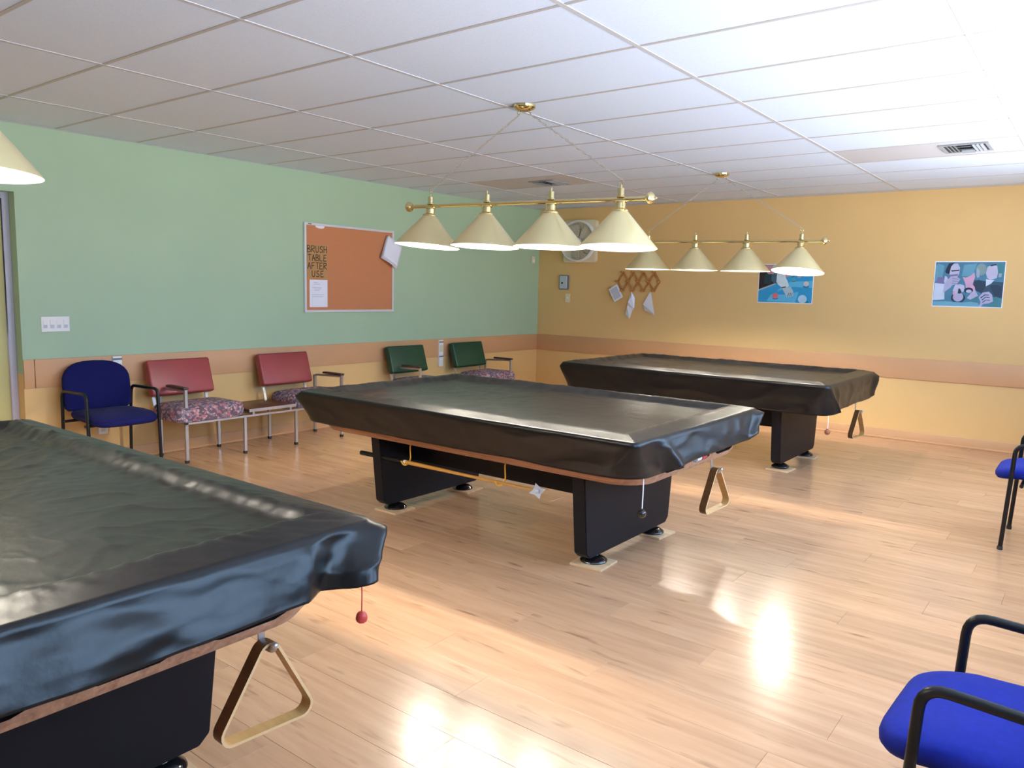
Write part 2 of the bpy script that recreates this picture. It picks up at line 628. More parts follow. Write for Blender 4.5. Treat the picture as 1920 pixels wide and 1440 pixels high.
# ceiling: slab above, tee bars and lay-in tiles
cm = MB()
cm.box(-0.16, XR + 0.16, YF - 0.15, 0.15, H + 0.03, H + 0.12)
ceiling = tag(cm.build('ceiling', 'plenum', smooth=0), kind='structure')
GX = [0.0, 0.866, 2.086, 3.305, 4.524, 5.743, XR]
GY = [0.0]
yy = -0.113
while yy > YF + 0.02:
    GY.append(yy)
    yy -= 0.6096
GY.append(YF)
tile_cache = {}
VENT_CELLS = {}
for i in range(6):
    for j in range(len(GY) - 1):
        x0, x1, y1, y0 = GX[i], GX[i + 1], GY[j], GY[j + 1]
        is_vent = abs((y0 + y1) / 2 + 2.247) < 0.05 and i in (1, 4)
        wx, wy = round(x1 - x0, 3), round(y1 - y0, 3)
        key = (wx, wy, is_vent)
        if key not in tile_cache:
            m = MB()
            gx, gy = wx / 2 - 0.004, wy / 2 - 0.004
            e = 0.006
            m._add([(-gx, -gy, 0.02), (gx, -gy, 0.02), (gx, gy, 0.02), (-gx, gy, 0.02),
                    (-gx, -gy, 0.005), (gx, -gy, 0.005), (gx, gy, 0.005), (-gx, gy, 0.005),
                    (-gx + e, -gy + e, 0.002), (gx - e, -gy + e, 0.002), (gx - e, gy - e, 0.002), (-gx + e, gy - e, 0.002)],
                   [(0, 3, 2, 1), (0, 1, 5, 4), (1, 2, 6, 5), (2, 3, 7, 6), (3, 0, 4, 7), (4, 5, 9, 8), (5, 6, 10, 9), (6, 7, 11, 10), (7, 4, 8, 11), (8, 9, 10, 11)])
            o = m.build('ceiling_tile', 'panel' if is_vent else 'tile', smooth=0)
            tile_cache[key] = o.data
            bpy.data.objects.remove(o)
        o = bpy.data.objects.new('ceiling_tile', tile_cache[key])
        C.objects.link(o)
        o.location = ((x0 + x1) / 2, (y0 + y1) / 2, H)
        o.parent = ceiling
for x in GX[1:-1]:
    m = MB()
    m.box(x - 0.012, x + 0.012, YF, 0, H - 0.001, H + 0.006)
    m.build('tee_bar', 'tbar', ceiling, smooth=0)
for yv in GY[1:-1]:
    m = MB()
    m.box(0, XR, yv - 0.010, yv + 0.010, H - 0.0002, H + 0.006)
    m.build('tee_bar', 'tbar_shaded', ceiling, smooth=0)
m = MB()
m.box(0, XR, -0.02, 0, H - 0.003, H)
m.box(0, 0.02, YF, -0.02, H - 0.003, H)
tag(m.build('trim_3', 'tbar', smooth=0, weld=0), kind='structure')


# ceiling vents
def vent(x, y, hx, hy, label):
    e = empty('ceiling_vent', (x, y, H - 0.001), label=label, cat='vent', group='air vents in the ceiling')
    f = MB()
    b = 0.022
    for a in ((-hx, hx, -hy, -hy + b), (-hx, hx, hy - b, hy), (-hx, -hx + b, -hy + b, hy - b), (hx - b, hx, -hy + b, hy - b)):
        f.box(*a, -0.006, 0.0)
    f.build('vent_frame', 'vent', e, smooth=0, weld=0)
    bk = MB()
    bk.box(-hx + b, hx - b, -hy + b, hy - b, -0.001, 0.0)
    bk.build('backing', 'vent_dark', e, smooth=0)
    for k in range(3):
        s_ = MB()
        xx = -hx + b + 0.025 + k * 0.024
        s_.box(-0.009, 0.009, -hy + b, hy - b, -0.001, 0.001, Matrix.Translation((xx, 0, -0.006)) @ Matrix.Rotation(radians(28), 4, 'Y'))
        s_.build('slat', 'vent', e, smooth=0)
        s_ = MB()
        xx = hx - b - 0.025 - k * 0.024
        s_.box(-0.009, 0.009, -hy + b, hy - b, -0.001, 0.001, Matrix.Translation((xx, 0, -0.006)) @ Matrix.Rotation(radians(-28), 4, 'Y'))
        s_.build('slat', 'vent', e, smooth=0)
    for k in range(3):
        s_ = MB()
        yv = -hy + b + 0.03 + k * (2 * hy - 2 * b - 0.06) / 2
        s_.box(-hx + b + 0.09, hx - b - 0.09, -0.022, 0.022, -0.001, 0.001, Matrix.Translation((0, yv, -0.006)) @ Matrix.Rotation(radians(25 if k < 2 else -25), 4, 'X'))
        s_.build('slat', 'vent', e, smooth=0)
    return e


vent(5.39, -2.27, 0.155, 0.165, 'grey square air vent in the ceiling above the poster with the group of men')
vent(1.66, -2.17, 0.155, 0.165, 'dark square air vent in a beige ceiling panel above the wall fan')

# ================================================================== POOL TABLES
NCORN = 21


def ring_outline(hx, hy, R, nx, ny):
    """closed outline, CCW, starting at the near right corner: (x, y, nx, ny)"""
    P = []
    cs = ((1, -1, -90), (1, 1, 0), (-1, 1, 90), (-1, -1, 180))
    for q, (sx, sy, a0) in enumerate(cs):
        cx, cy = sx * (hx - R), sy * (hy - R)
        for k in range(NCORN):
            a = radians(a0 + 90 * k / (NCORN - 1))
            P.append((cx + R * cos(a), cy + R * sin(a), cos(a), sin(a)))
        sx2, sy2, a2 = cs[(q + 1) % 4]
        cx2, cy2 = sx2 * (hx - R), sy2 * (hy - R)
        a = radians(a2)
        x0, y0 = P[-1][0], P[-1][1]
        x1, y1 = cx2 + R * cos(a), cy2 + R * sin(a)
        n = ny if q % 2 == 0 else nx
        for k in range(1, n):
            t = k / n
            P.append((x0 + (x1 - x0) * t, y0 + (y1 - y0) * t, cos(a), sin(a)))
    return P


def fbm(x, y, z, o=3):
    return noise.fractal(Vector((x, y, z)), 0.9, 2.1, o)


def ridge(x, y, z):
    return 1.0 - abs(noise.noise(Vector((x, y, z)))) * 2.2


def facet(u, v, seed):
    """piecewise-linear crumple: random heights on a jittered grid, linear in between"""
    i, j = math.floor(u), math.floor(v)
    fu, fv = u - i, v - j
    h = lambda a, b: math.modf(abs(sin(a * 127.1 + b * 311.7 + seed * 74.7) * 43758.5453))[0] - 0.5
    if fu + fv < 1:
        return h(i, j) + (h(i + 1, j) - h(i, j)) * fu + (h(i, j + 1) - h(i, j)) * fv
    return h(i + 1, j + 1) + (h(i, j + 1) - h(i + 1, j + 1)) * (1 - fu) + (h(i + 1, j) - h(i + 1, j + 1)) * (1 - fv)


def make_cover(root_loc, seed, fine, wr, folds, flare, label, hem_z=0.592, hem=0.034):
    """vinyl cover: top sinking inside the rails, skirt hanging down with folds at the corners"""
    hx, hy, zt = 1.225, 0.768, 0.802
    nx, ny = (170, 110) if fine else (90, 56)
    dr = 0.014 if fine else 0.026
    o0 = ring_outline(hx, hy, 0.035, nx, ny)
    n = len(o0)
    # arc length
    s = [0.0]
    for i in range(1, n):
        s.append(s[-1] + hypot(o0[i][0] - o0[i - 1][0], o0[i][1] - o0[i - 1][1]))
    per = s[-1] + hypot(o0[0][0] - o0[-1][0], o0[0][1] - o0[-1][1])
    corner_s = []
    i = 0
    for q in range(4):
        corner_s.append(s[i + NCORN // 2])
        i += NCORN + ((ny if q % 2 == 0 else nx) - 1)
    ds = [0.0, 0.006, 0.014, 0.03]
    while ds[-1] < hy - 0.002:
        ds.append(min(ds[-1] + dr, hy - 0.0005))
    bm = bmesh.new()
    rings = []

    def ztop(x, y, d):
        z = zt - 0.034 * sm(0.115, 0.18, d) - 0.006 * sm(0.006, 0.0, d) - 0.020 * max(0.0, 1 - d / 0.11)
        inside = sm(0.02, 0.12, d)
        w1 = fbm(x * 2.6 + seed, y * 5.5, 0.3) * 0.5
        w2 = max(0, ridge(x * 2.1 + y * 3.4 + seed, y * 2.6 - x * 1.3, seed)) ** 3
        w3 = max(0, ridge(x * 5.0 - y * 2.0, y * 6.5 + x * 1.2 + seed, 2.0)) ** 4
        w4 = max(0, ridge(x * 9.0 + y * 4.0 + seed, y * 12.0 - x * 5.0, 7.0)) ** 3
        am = 0.45 + 0.55 * sm(0.7, -0.6, x)
        z += wr * am * 0.006 * inside * facet(x / 0.23 + 0.35 * y, y / 0.16 - 0.2 * x, seed + 9)
        z += wr * am * (0.004 * w1 + 0.005 * (w2 - 0.3) + 0.004 * w3 + 0.0022 * w4) * (0.12 + 0.88 * inside)
        # pulled creases along the foot of the rails
        rail = math.exp(-((d - 0.15) / 0.05) ** 2)
        tx = x if abs(abs(y) - (hy - d)) < abs(abs(x) - (hx - d)) else y
        z += wr * rail * 0.004 * fbm(tx * 20 + seed, d * 6, 5.0, 3)
        z += wr * 0.0028 * sm(0.012, 0.05, d) * sm(0.17, 0.09, d) * fbm(tx * 24 + d * 30, d * 10, seed, 3)
        return z

    for d in ds:
        R = max(0.035 - d, 0.0004)
        o = ring_outline(hx - d, hy - d, R, nx, ny)
        rings.append([bm.verts.new((p[0], p[1], ztop(p[0], p[1], d))) for p in o])
    # skirt
    T = 22 if fine else 14
    skirt = [rings[0]]
    fa_, fb0 = flare[1], flare[2]
    for k in range(1, T + 1):
        t = k / T
        ob = ring_outline(hx + 0.004 - 0.020 * t, hy + 0.004 - 0.040 * t, 0.035 + (0.03 if fine else 0.12) * sm(0, 1, t), nx, ny)
        rg = []
        for i in range(n):
            x, y, ax, ay = ob[i]
            zb = hem_z + hem * sm(fa_, fb0, s[i] - corner_s[0]) * sm(0.10, -0.02, s[i] - corner_s[1]) * (1.0 if s[i] < corner_s[1] + 0.2 else 0.0) + 0.006 * noise.noise(Vector((s[i] * 2.0, seed, 0)))
            z = zt - 0.026 + (zb - zt + 0.026) * t
            wv = wr * 0.004 * min(1, t * 3) * fbm(s[i] * 3.5 + seed, z * 9, seed, 3)
            wv += wr * 0.006 * min(1, t * 4) * (max(0, ridge(s[i] * 2.3 + z * 3.0, z * 6 - s[i], seed + 4)) ** 4 - 0.2)
            ff = 1.0 if s[i] < corner_s[1] else 0.45
            wv += wr * ff * min(1, t * 5) * (0.008 * facet(s[i] / 0.21 + 0.3 * z, z / 0.095, seed) + 0.004 * facet(s[i] / 0.09 + z * 3, z / 0.05 - s[i] * 1.5, seed + 3))
            x += ax * wv
            y += ay * wv
            fl, fa, fb_ = flare
            if s[i] < corner_s[1] + 0.12:
                x += fl * t * sm(fa, fb_, s[i] - corner_s[0]) * sm(0.10, -0.02, s[i] - corner_s[1])
            for (q, ds_, wid, amp, ang, prof, dz) in folds:
                u = s[i] - (corner_s[q] + ds_)
                u = (u + per / 2) % per - per / 2
                f = max(0.0, 1 - abs(u) / wid)
                if prof == 'ear':
                    g = sm(0, 0.16, t) * (1 - 0.35 * t)
                elif prof == 'top':
                    g = sm(0, 0.14, t) * (1 - sm(0.15, 0.85, t))
                else:
                    g = t ** 0.8
                x += cos(radians(ang)) * amp * f * g
                y += sin(radians(ang)) * amp * f * g
                z -= dz * f * t
            rg.append(bm.verts.new((x, y, z)))
        skirt.append(rg)
    for a, b in list(zip(rings[:-1], rings[1:])) + list(zip(skirt[1:], skirt[:-1])):
        for i in range(n):
            j = (i + 1) % n
            bm.faces.new((a[i], a[j], b[j], b[i]))
    # close the last ring (a thin slit along the middle)
    bmesh.ops.remove_doubles(bm, verts=rings[-1], dist=0.0016)
    m = MB()
    m.bm.free()
    m.bm = bm
    o = m.build('table_cover', 'vinyl', smooth=60, weld=0)
    sol = o.modifiers.new('thickness', 'SOLIDIFY')
    sol.thickness = 0.0012
    sol.offset = -1
    o.location = root_loc
    return tag(o, label, 'table cover', 'black vinyl table covers')


def make_apron():
    lv = [(0.528, 1.145, 0.60, 0.17), (0.535, 1.165, 0.635, 0.18), (0.56, 1.18, 0.66, 0.19), (0.62, 1.192, 0.69, 0.18), (0.70, 1.196, 0.71, 0.12), (0.742, 1.19, 0.73, 0.06)]
    m = MB()
    rs = []
    for z, hx, hy, R in lv:
        rs.append([m.bm.verts.new((p[0], p[1], z)) for p in ring_outline(hx, hy, R, 12, 8)])
    n = len(rs[0])
    for a, b in zip(rs[:-1], rs[1:]):
        for i in range(n):
            m.bm.faces.new((a[i], a[(i + 1) % n], b[(i + 1) % n], b[i]))
    m.bm.faces.new(rs[0][::-1])
    m.bm.faces.new(rs[-1])
    return m.build('apron', ['walnut', 'slot'])


# ball return scoops are cut out of the right-hand end
apron0 = make_apron()
cut = MB()
for yc, wd in ((-0.265, 0.26), (0.06, 0.24), (0.37, 0.26)):
    cut.mi = 1
    pr = [(yc - wd / 2 + 0.05, 0.566), (yc + wd / 2 - 0.05, 0.566), (yc + wd / 2 - 0.015, 0.576), (yc + wd / 2, 0.592), (yc + wd / 2, 0.66), (yc - wd / 2, 0.66), (yc - wd / 2, 0.592), (yc - wd / 2 + 0.015, 0.576)]
    cut.prism(pr, 1.08, 1.3, Matrix(((0, 0, 1, 0), (1, 0, 0, 0), (0, 1, 0, 0), (0, 0, 0, 1))))
cutter = cut.build('cutter', ['walnut', 'slot'], smooth=0)
bo = apron0.modifiers.new('scoops', 'BOOLEAN')
bo.object = cutter
bo.operation = 'DIFFERENCE'
bo.solver = 'EXACT'
dg = bpy.context.evaluated_depsgraph_get()
apron_mesh = bpy.data.meshes.new_from_object(apron0.evaluated_get(dg))
bpy.data.objects.remove(apron0)
bpy.data.objects.remove(cutter)


def make_table(loc, label):
    t = empty('pool_table', loc, label=label, cat='pool table', group='pool tables')
    a = bpy.data.objects.new('apron', apron_mesh)
    C.objects.link(a)
    a.parent = t
    # playing surface and cushion rails (under the cover)
    m = MB()
    m.box(-1.10, 1.10, -0.64, 0.64, 0.72, 0.748)
    m.build('playing_surface', 'green_vinyl', t, smooth=0)
    for sx in (-1, 1):
        m = MB()
        m.box(min(sx * 1.08, sx * 1.19), max(sx * 1.08, sx * 1.19), -0.73, 0.73, 0.74, 0.775, bev=0.006)
        m.build('rail', 'walnut', t)
    for sy in (-1, 1):
        m = MB()
        m.box(-1.08, 1.08, min(sy * 0.625, sy * 0.73), max(sy * 0.625, sy * 0.73), 0.74, 0.775, bev=0.006)
        m.build('rail', 'walnut', t)
    # two tapered pedestal panels and the beam between them
    for sx in (-1, 1):
        m = MB()
        out = [(-0.44, 0.055), (0.44, 0.055), (0.475, 0.085), (0.525, 0.545), (-0.525, 0.545), (-0.475, 0.085)]
        m.prism([(y_, z_) for y_, z_ in out], sx * 0.767 - 0.04, sx * 0.767 + 0.04, Matrix(((0, 0, 1, 0), (1, 0, 0, 0), (0, 1, 0, 0), (0, 0, 0, 1))))
        bmesh.ops.bevel(m.bm, geom=m.bm.edges[:], offset=0.004, segments=2, affect='EDGES')
        leg = m.build('leg_panel', 'black_lam', t)
        for sy in (-1, 1):
            f = MB()
            f.lathe([(0.0001, 0.056), (0.022, 0.056), (0.022, 0.04), (0.026, 0.034), (0.05, 0.027), (0.072, 0.012), (0.075, 0.006), (0.074, 0.0), (0.0001, 0.0)], 32,
                    Matrix.Translation((sx * 0.767, sy * 0.337, 0.012)))
            f.build('levelling_foot', 'gloss_black', leg)
    m = MB()
    m.box(-0.727, 0.727, -0.24, 0.24, 0.325, 0.528, bev=0.004)
    m.build('beam', 'black_lam', t)
    return t


TABLES = [((3.43, -8.06, 0), 'nearest pool table at the lower left, under a wrinkled black cover'),
          ((3.45, -4.965, 0), 'middle pool table with walnut apron and a cue rest hooked under its side'),
          ((3.45, -1.94, 0.010), 'farthest pool table, nearest the yellow wall with posters')]
# fold: corner index, arc offset, width, amplitude, direction, profile, drop
FOLDS = [
    [(1, 0.0, 0.10, 0.060, -12, 'cone', -0.012), (1, 0.02, 0.10, 0.042, 58, 'top', 0.0), (1, -0.15, 0.075, -0.045, 0, 'cone', 0.0),
     (0, 0.0, 0.15, 0.03, -45, 'cone', 0), (2, 0, 0.14, 0.05, 135, 'ear', 0)],
    [(0, 0.25, 0.07, 0.022, 0, 'cone', 0.008), (1, 0.0, 0.10, 0.05, 35, 'ear', -0.035), (3, 0.0, 0.11, 0.05, 190, 'ear', 0.0), (2, 0, 0.12, 0.05, 135, 'ear', 0)],
    [(0, 0.05, 0.08, 0.040, -10, 'cone', 0.004), (1, 0.0, 0.12, 0.045, 35, 'ear', -0.02), (3, 0.0, 0.11, 0.03, 200, 'ear', 0.0), (2, 0, 0.12, 0.04, 135, 'ear', 0)],
]
FLARES = [(0.070, -0.2, -0.1), (0.060, 0.16, 0.26), (0.035, 0.0, 0.05)]
COVER_LABELS = ['wrinkled black vinyl cover on the nearest pool table at the lower left',
                'black vinyl cover with shiny rail creases on the middle pool table',
                'black vinyl cover on the farthest pool table by the yellow wall']
for k, (loc, lab) in enumerate(TABLES):
    make_table(loc, lab)
    make_cover(loc, 3.7 + 5.3 * k, k == 0, (1.35, 0.85, 0.95)[k], FOLDS[k], FLARES[k], COVER_LABELS[k], (0.592, 0.592, 0.540)[k], (0.034, 0.034, 0.028)[k])

# plywood pads under the feet
pad0 = MB()
pad0.box(-0.095, 0.095, -0.095, 0.095, 0, 0.012, bev=0.001, seg=1)
pad_me = pad0.build('floor_pad', 'pad')
PADS = [(1, 1, -1, 'plywood pad under the near right foot of the middle pool table'),
        (1, 1, 1, 'plywood pad under the far right foot of the middle pool table'),
        (1, -1, -1, 'plywood pad under the near left foot of the middle pool table'),
        (1, -1, 1, 'plywood pad under the far left foot of the middle pool table'),
        (2, 1, -1, 'plywood pad under the near right foot of the farthest pool table'),
        (2, 1, 1, 'plywood pad under the far right foot of the farthest pool table'),
        (2, -1, -1, 'plywood pad under the near left foot of the farthest pool table'),
        (2, -1, 1, 'plywood pad under the far left foot of the farthest pool table'),
        (0, 1, 1, 'plywood pad under the far right foot of the nearest pool table'),
        (0, -1, 1, 'plywood pad under the far left foot of the nearest pool table'),
        (0, 1, -1, 'plywood pad under the near right foot of the nearest pool table'),
        (0, -1, -1, 'plywood pad under the near left foot of the nearest pool table')]
for i, (k, sx, sy, lab) in enumerate(PADS):
    o = pad_me if i == 0 else pad_me.copy()
    if i:
        C.objects.link(o)
    tl = TABLES[k][0]
    o.location = (tl[0] + sx * 0.767 + 0.01, tl[1] + sy * 0.337 + 0.015 * (1 if i % 2 else -1), 0)
    o.rotation_euler = (0, 0, radians((3, -4, 2, 5, -3, 4, 2, 3, -4, 2, 3, 1)[i]))
    tag(o, lab, 'pad', 'plywood pads under the table feet')


# ball racks hanging from a hook under the end of each table
def make_rack(loc, tilt_z, tilt_x, label, mtl='rack_wood'):
    t = empty('ball_rack', loc, tilt_z, label, 'ball rack', 'triangle racks hanging on the table ends')
    t.rotation_euler = (tilt_x, 0, tilt_z)
    hw, hgt, R = 0.165, 0.285, 0.035

    def tri(o):
        A, B, D = Vector((0, 0)), Vector((-hw, -hgt)), Vector((hw, -hgt))
        P = []
        for p, q, r_ in ((A, D, B), (B, A, D), (D, B, A)):
            u, v = (r_ - p).normalized(), (q - p).normalized()
            bis = (u + v).normalized()
            half = u.angle(v) / 2
            cen = p + bis * (R / sin(half))
            n1 = Vector((u.y, -u.x))
            if n1.dot(cen - p) > 0:
                n1 = -n1
            n2 = Vector((v.y, -v.x))
            if n2.dot(cen - p) > 0:
                n2 = -n2
            a0 = atan2(n2.y, n2.x)
            a1 = atan2(n1.y, n1.x)
            dlt = (a1 - a0 + pi) % (2 * pi) - pi
            for k in range(7):
                a = a0 + dlt * k / 6
                P.append((cen.x + (R - o) * cos(a), cen.y + (R - o) * sin(a)))
        return P
    oo, ii = tri(0), tri(0.008)
    m = MB()
    n = len(oo)
    d = 0.021
    V = [(-d, y_, z_) for y_, z_ in oo] + [(d, y_, z_) for y_, z_ in oo] + [(-d, y_, z_) for y_, z_ in ii] + [(d, y_, z_) for y_, z_ in ii]
    Fc = []
    for i in range(n):
        j = (i + 1) % n
        Fc += [(i, j, n + j, n + i), (2 * n + i, 3 * n + i, 3 * n + j, 2 * n + j), (i, 2 * n + i, 2 * n + j, j), (n + i, n + j, 3 * n + j, 3 * n + i)]
    m._add(V, [])
    vs = list(m.bm.verts)
    for k, f in enumerate(Fc):
        fc = m.bm.faces.new([vs[i] for i in f])
        fc.material_index = (1, 0, 2, 2)[k % 4]
    m.build('frame', ['rack_wood', 'rack_dark', 'rack_edge'], t)
    return t


def make_hook(loc, label):
    m = MB()
    m.box(-0.028, -0.022, -0.011, 0.011, 0.0, 0.092, bev=0.002, seg=1)
    m.tube(fillet([(-0.024, 0, 0.008), (0.026, 0, 0.008), (0.034, 0, 0.022)], 0.01), 0.0095, 12)
    m.sphere(0.034, 0, 0.022, 0.0105, 12)
    o = m.build('rack_hook', 'chrome')
    o.location = loc
    return tag(o, label, 'hook', 'metal hooks holding the ball racks')


RK = [((4.595, -7.625, 0.542), radians(-3), radians(-2), 'wooden triangle ball rack hanging at the end of the nearest pool table', 'nearest'),
      ((4.60, -4.62, 0.506), radians(-6), radians(3), 'wooden triangle ball rack hanging at the end of the middle pool table', 'middle'),
      ((4.60, -1.40, 0.492), radians(-8), radians(0), 'small looking triangle ball rack hanging at the end of the farthest pool table', 'farthest')]
for loc, rz, rx, lab, wh in RK:
    make_rack(loc, rz, rx, lab)
    make_hook((loc[0], loc[1], loc[2] - 0.0615), 'small chrome hook under the end of the %s pool table holding its rack' % wh)


# balls hanging on cords from the cover corners
def hang_ball(loc_top, length, r_, cm_, bm_, label, cap=False):
    t = empty('hanging_ball', (loc_top[0], loc_top[1], loc_top[2] - length - r_ * 2), label=label, cat='hanging ball', group='balls on cords below the table covers')
    m = MB()
    m.tube([(0, 0, r_ * 1.95), (0.001, 0, r_ * 2 + length * 0.5), (0, 0, r_ * 2 + length)], 0.0028 if cm_ == 'white_cord' else 0.0018, 8)
    m.build('cord', cm_, t)
    m = MB()
    if cap:
        m.sphere(0, 0, r_, r_, 20)
        m.lathe([(r_ * 1.02, r_ * 0.92), (r_ * 1.07, r_ * 0.9), (r_ * 1.07, r_ * 0.76), (r_ * 0.95, r_ * 0.25), (r_ * 0.7, 0.0), (0.0001, 0.0)], 20)
    else:
        m.sphere(0, 0, r_, r_, 20)
        m.lathe([(0.009, r_ * 1.85), (0.009, r_ * 2.1), (0.004, r_ * 2.2)], 12)
    m.build('ball', bm_, t)


hang_ball((4.665, -7.352, 0.615), 0.095, 0.0165, 'red_cord', 'red_ball', 'red ball on a red cord hanging from the nearest table cover', True)
hang_ball((4.642, -5.585, 0.615), 0.175, 0.021, 'white_cord', 'gloss_black', 'glossy black ball on a white cord hanging at the middle table corner')
hang_ball((4.665, -2.60, 0.548), 0.105, 0.022, 'white_cord', 'brown_ball', 'brown ball on a white cord hanging at the farthest table corner')

# two chalk pieces lying in the ball return of the middle table
for yv, mt_, lab in ((-4.935, 'plastic', 'white plastic piece lying in the ball slot of the middle table'),
                     (-4.865, 'pink', 'red plastic piece lying in the ball slot of the middle table')):
    m = MB()
    m.tube([(0, -0.028, 0.014), (0, 0.028, 0.014)], 0.014, 16)
    m.tube([(0, -0.031, 0.014), (0, -0.022, 0.014)], 0.0155, 16)
    o = m.build('score_counter', mt_)
    o.location = (4.625, yv, 0.5665)
    tag(o, lab, 'counter', 'plastic pieces in the ball slot')

# cue rest lying in two yellow hooks below the middle table
for xh, lab in ((2.935, 'yellow hook at the black grip end of the cue rest under the middle table'),
                (3.685, 'yellow hook nearest the clear bridge head under the middle table')):
    m = MB()
    m.tube(fillet([(0, 0.10, 0.155), (0, 0.06, 0.150), (0.012, 0.012, 0.105), (0.016, 0.016, 0.02), (0.0, 0.004, -0.016), (-0.016, -0.016, -0.018), (-0.026, -0.026, 0.010)], 0.022), 0.0045, 8)
    o = m.build('cue_hook', 'hook')
    o.location = (xh, -5.45, 0.378)
    tag(o, lab, 'hook', 'yellow cue hooks under the middle table')
cr = empty('cue_rest', (2.51, -5.45, 0.378), label='long cue rest with black grip hung in yellow hooks under the middle table', cat='cue rest')
m = MB()
m.tube([(0.0, 0, 0), (0.004, 0, 0), (0.40, 0, 0.0)], [0.012, 0.0155, 0.0135], 14)
m.build('grip', 'black_metal', cr)
m = MB()
m.tube([(0.40, 0, 0.0), (0.42, 0, 0)], 0.0137, 14)
m.build('collar', 'plastic', cr)
m = MB()
m.tube([(0.42, 0, 0.0), (0.9, 0, -0.001), (1.42, 0, -0.002)], [0.013, 0.0095, 0.0065], 14)
m.build('shaft', 'cue_wood', cr)
m = MB()
star = []
for k in range(12):
    a = 2 * pi * k / 12 + 0.26
    rr = 0.046 if k % 3 == 0 else (0.026 if k % 3 == 1 else 0.028)
    star.append((rr * cos(a), rr * sin(a)))
m.prism(star, -0.006, 0.006, Matrix.Translation((1.425, 0, -0.002)) @ Matrix.Rotation(radians(-50), 4, 'Z') @ Matrix(((0, 0, 1, 0), (1, 0, 0, 0), (0, 1, 0, 0), (0, 0, 0, 1))))
m.lathe([(0.012, -0.02), (0.014, 0.0), (0.010, 0.014)], 14, Matrix.Translation((1.425, 0, -0.002)) @ Matrix.Rotation(pi / 2, 4, 'Y'))
m.build('bridge_head', 'clear', cr, weld=0)


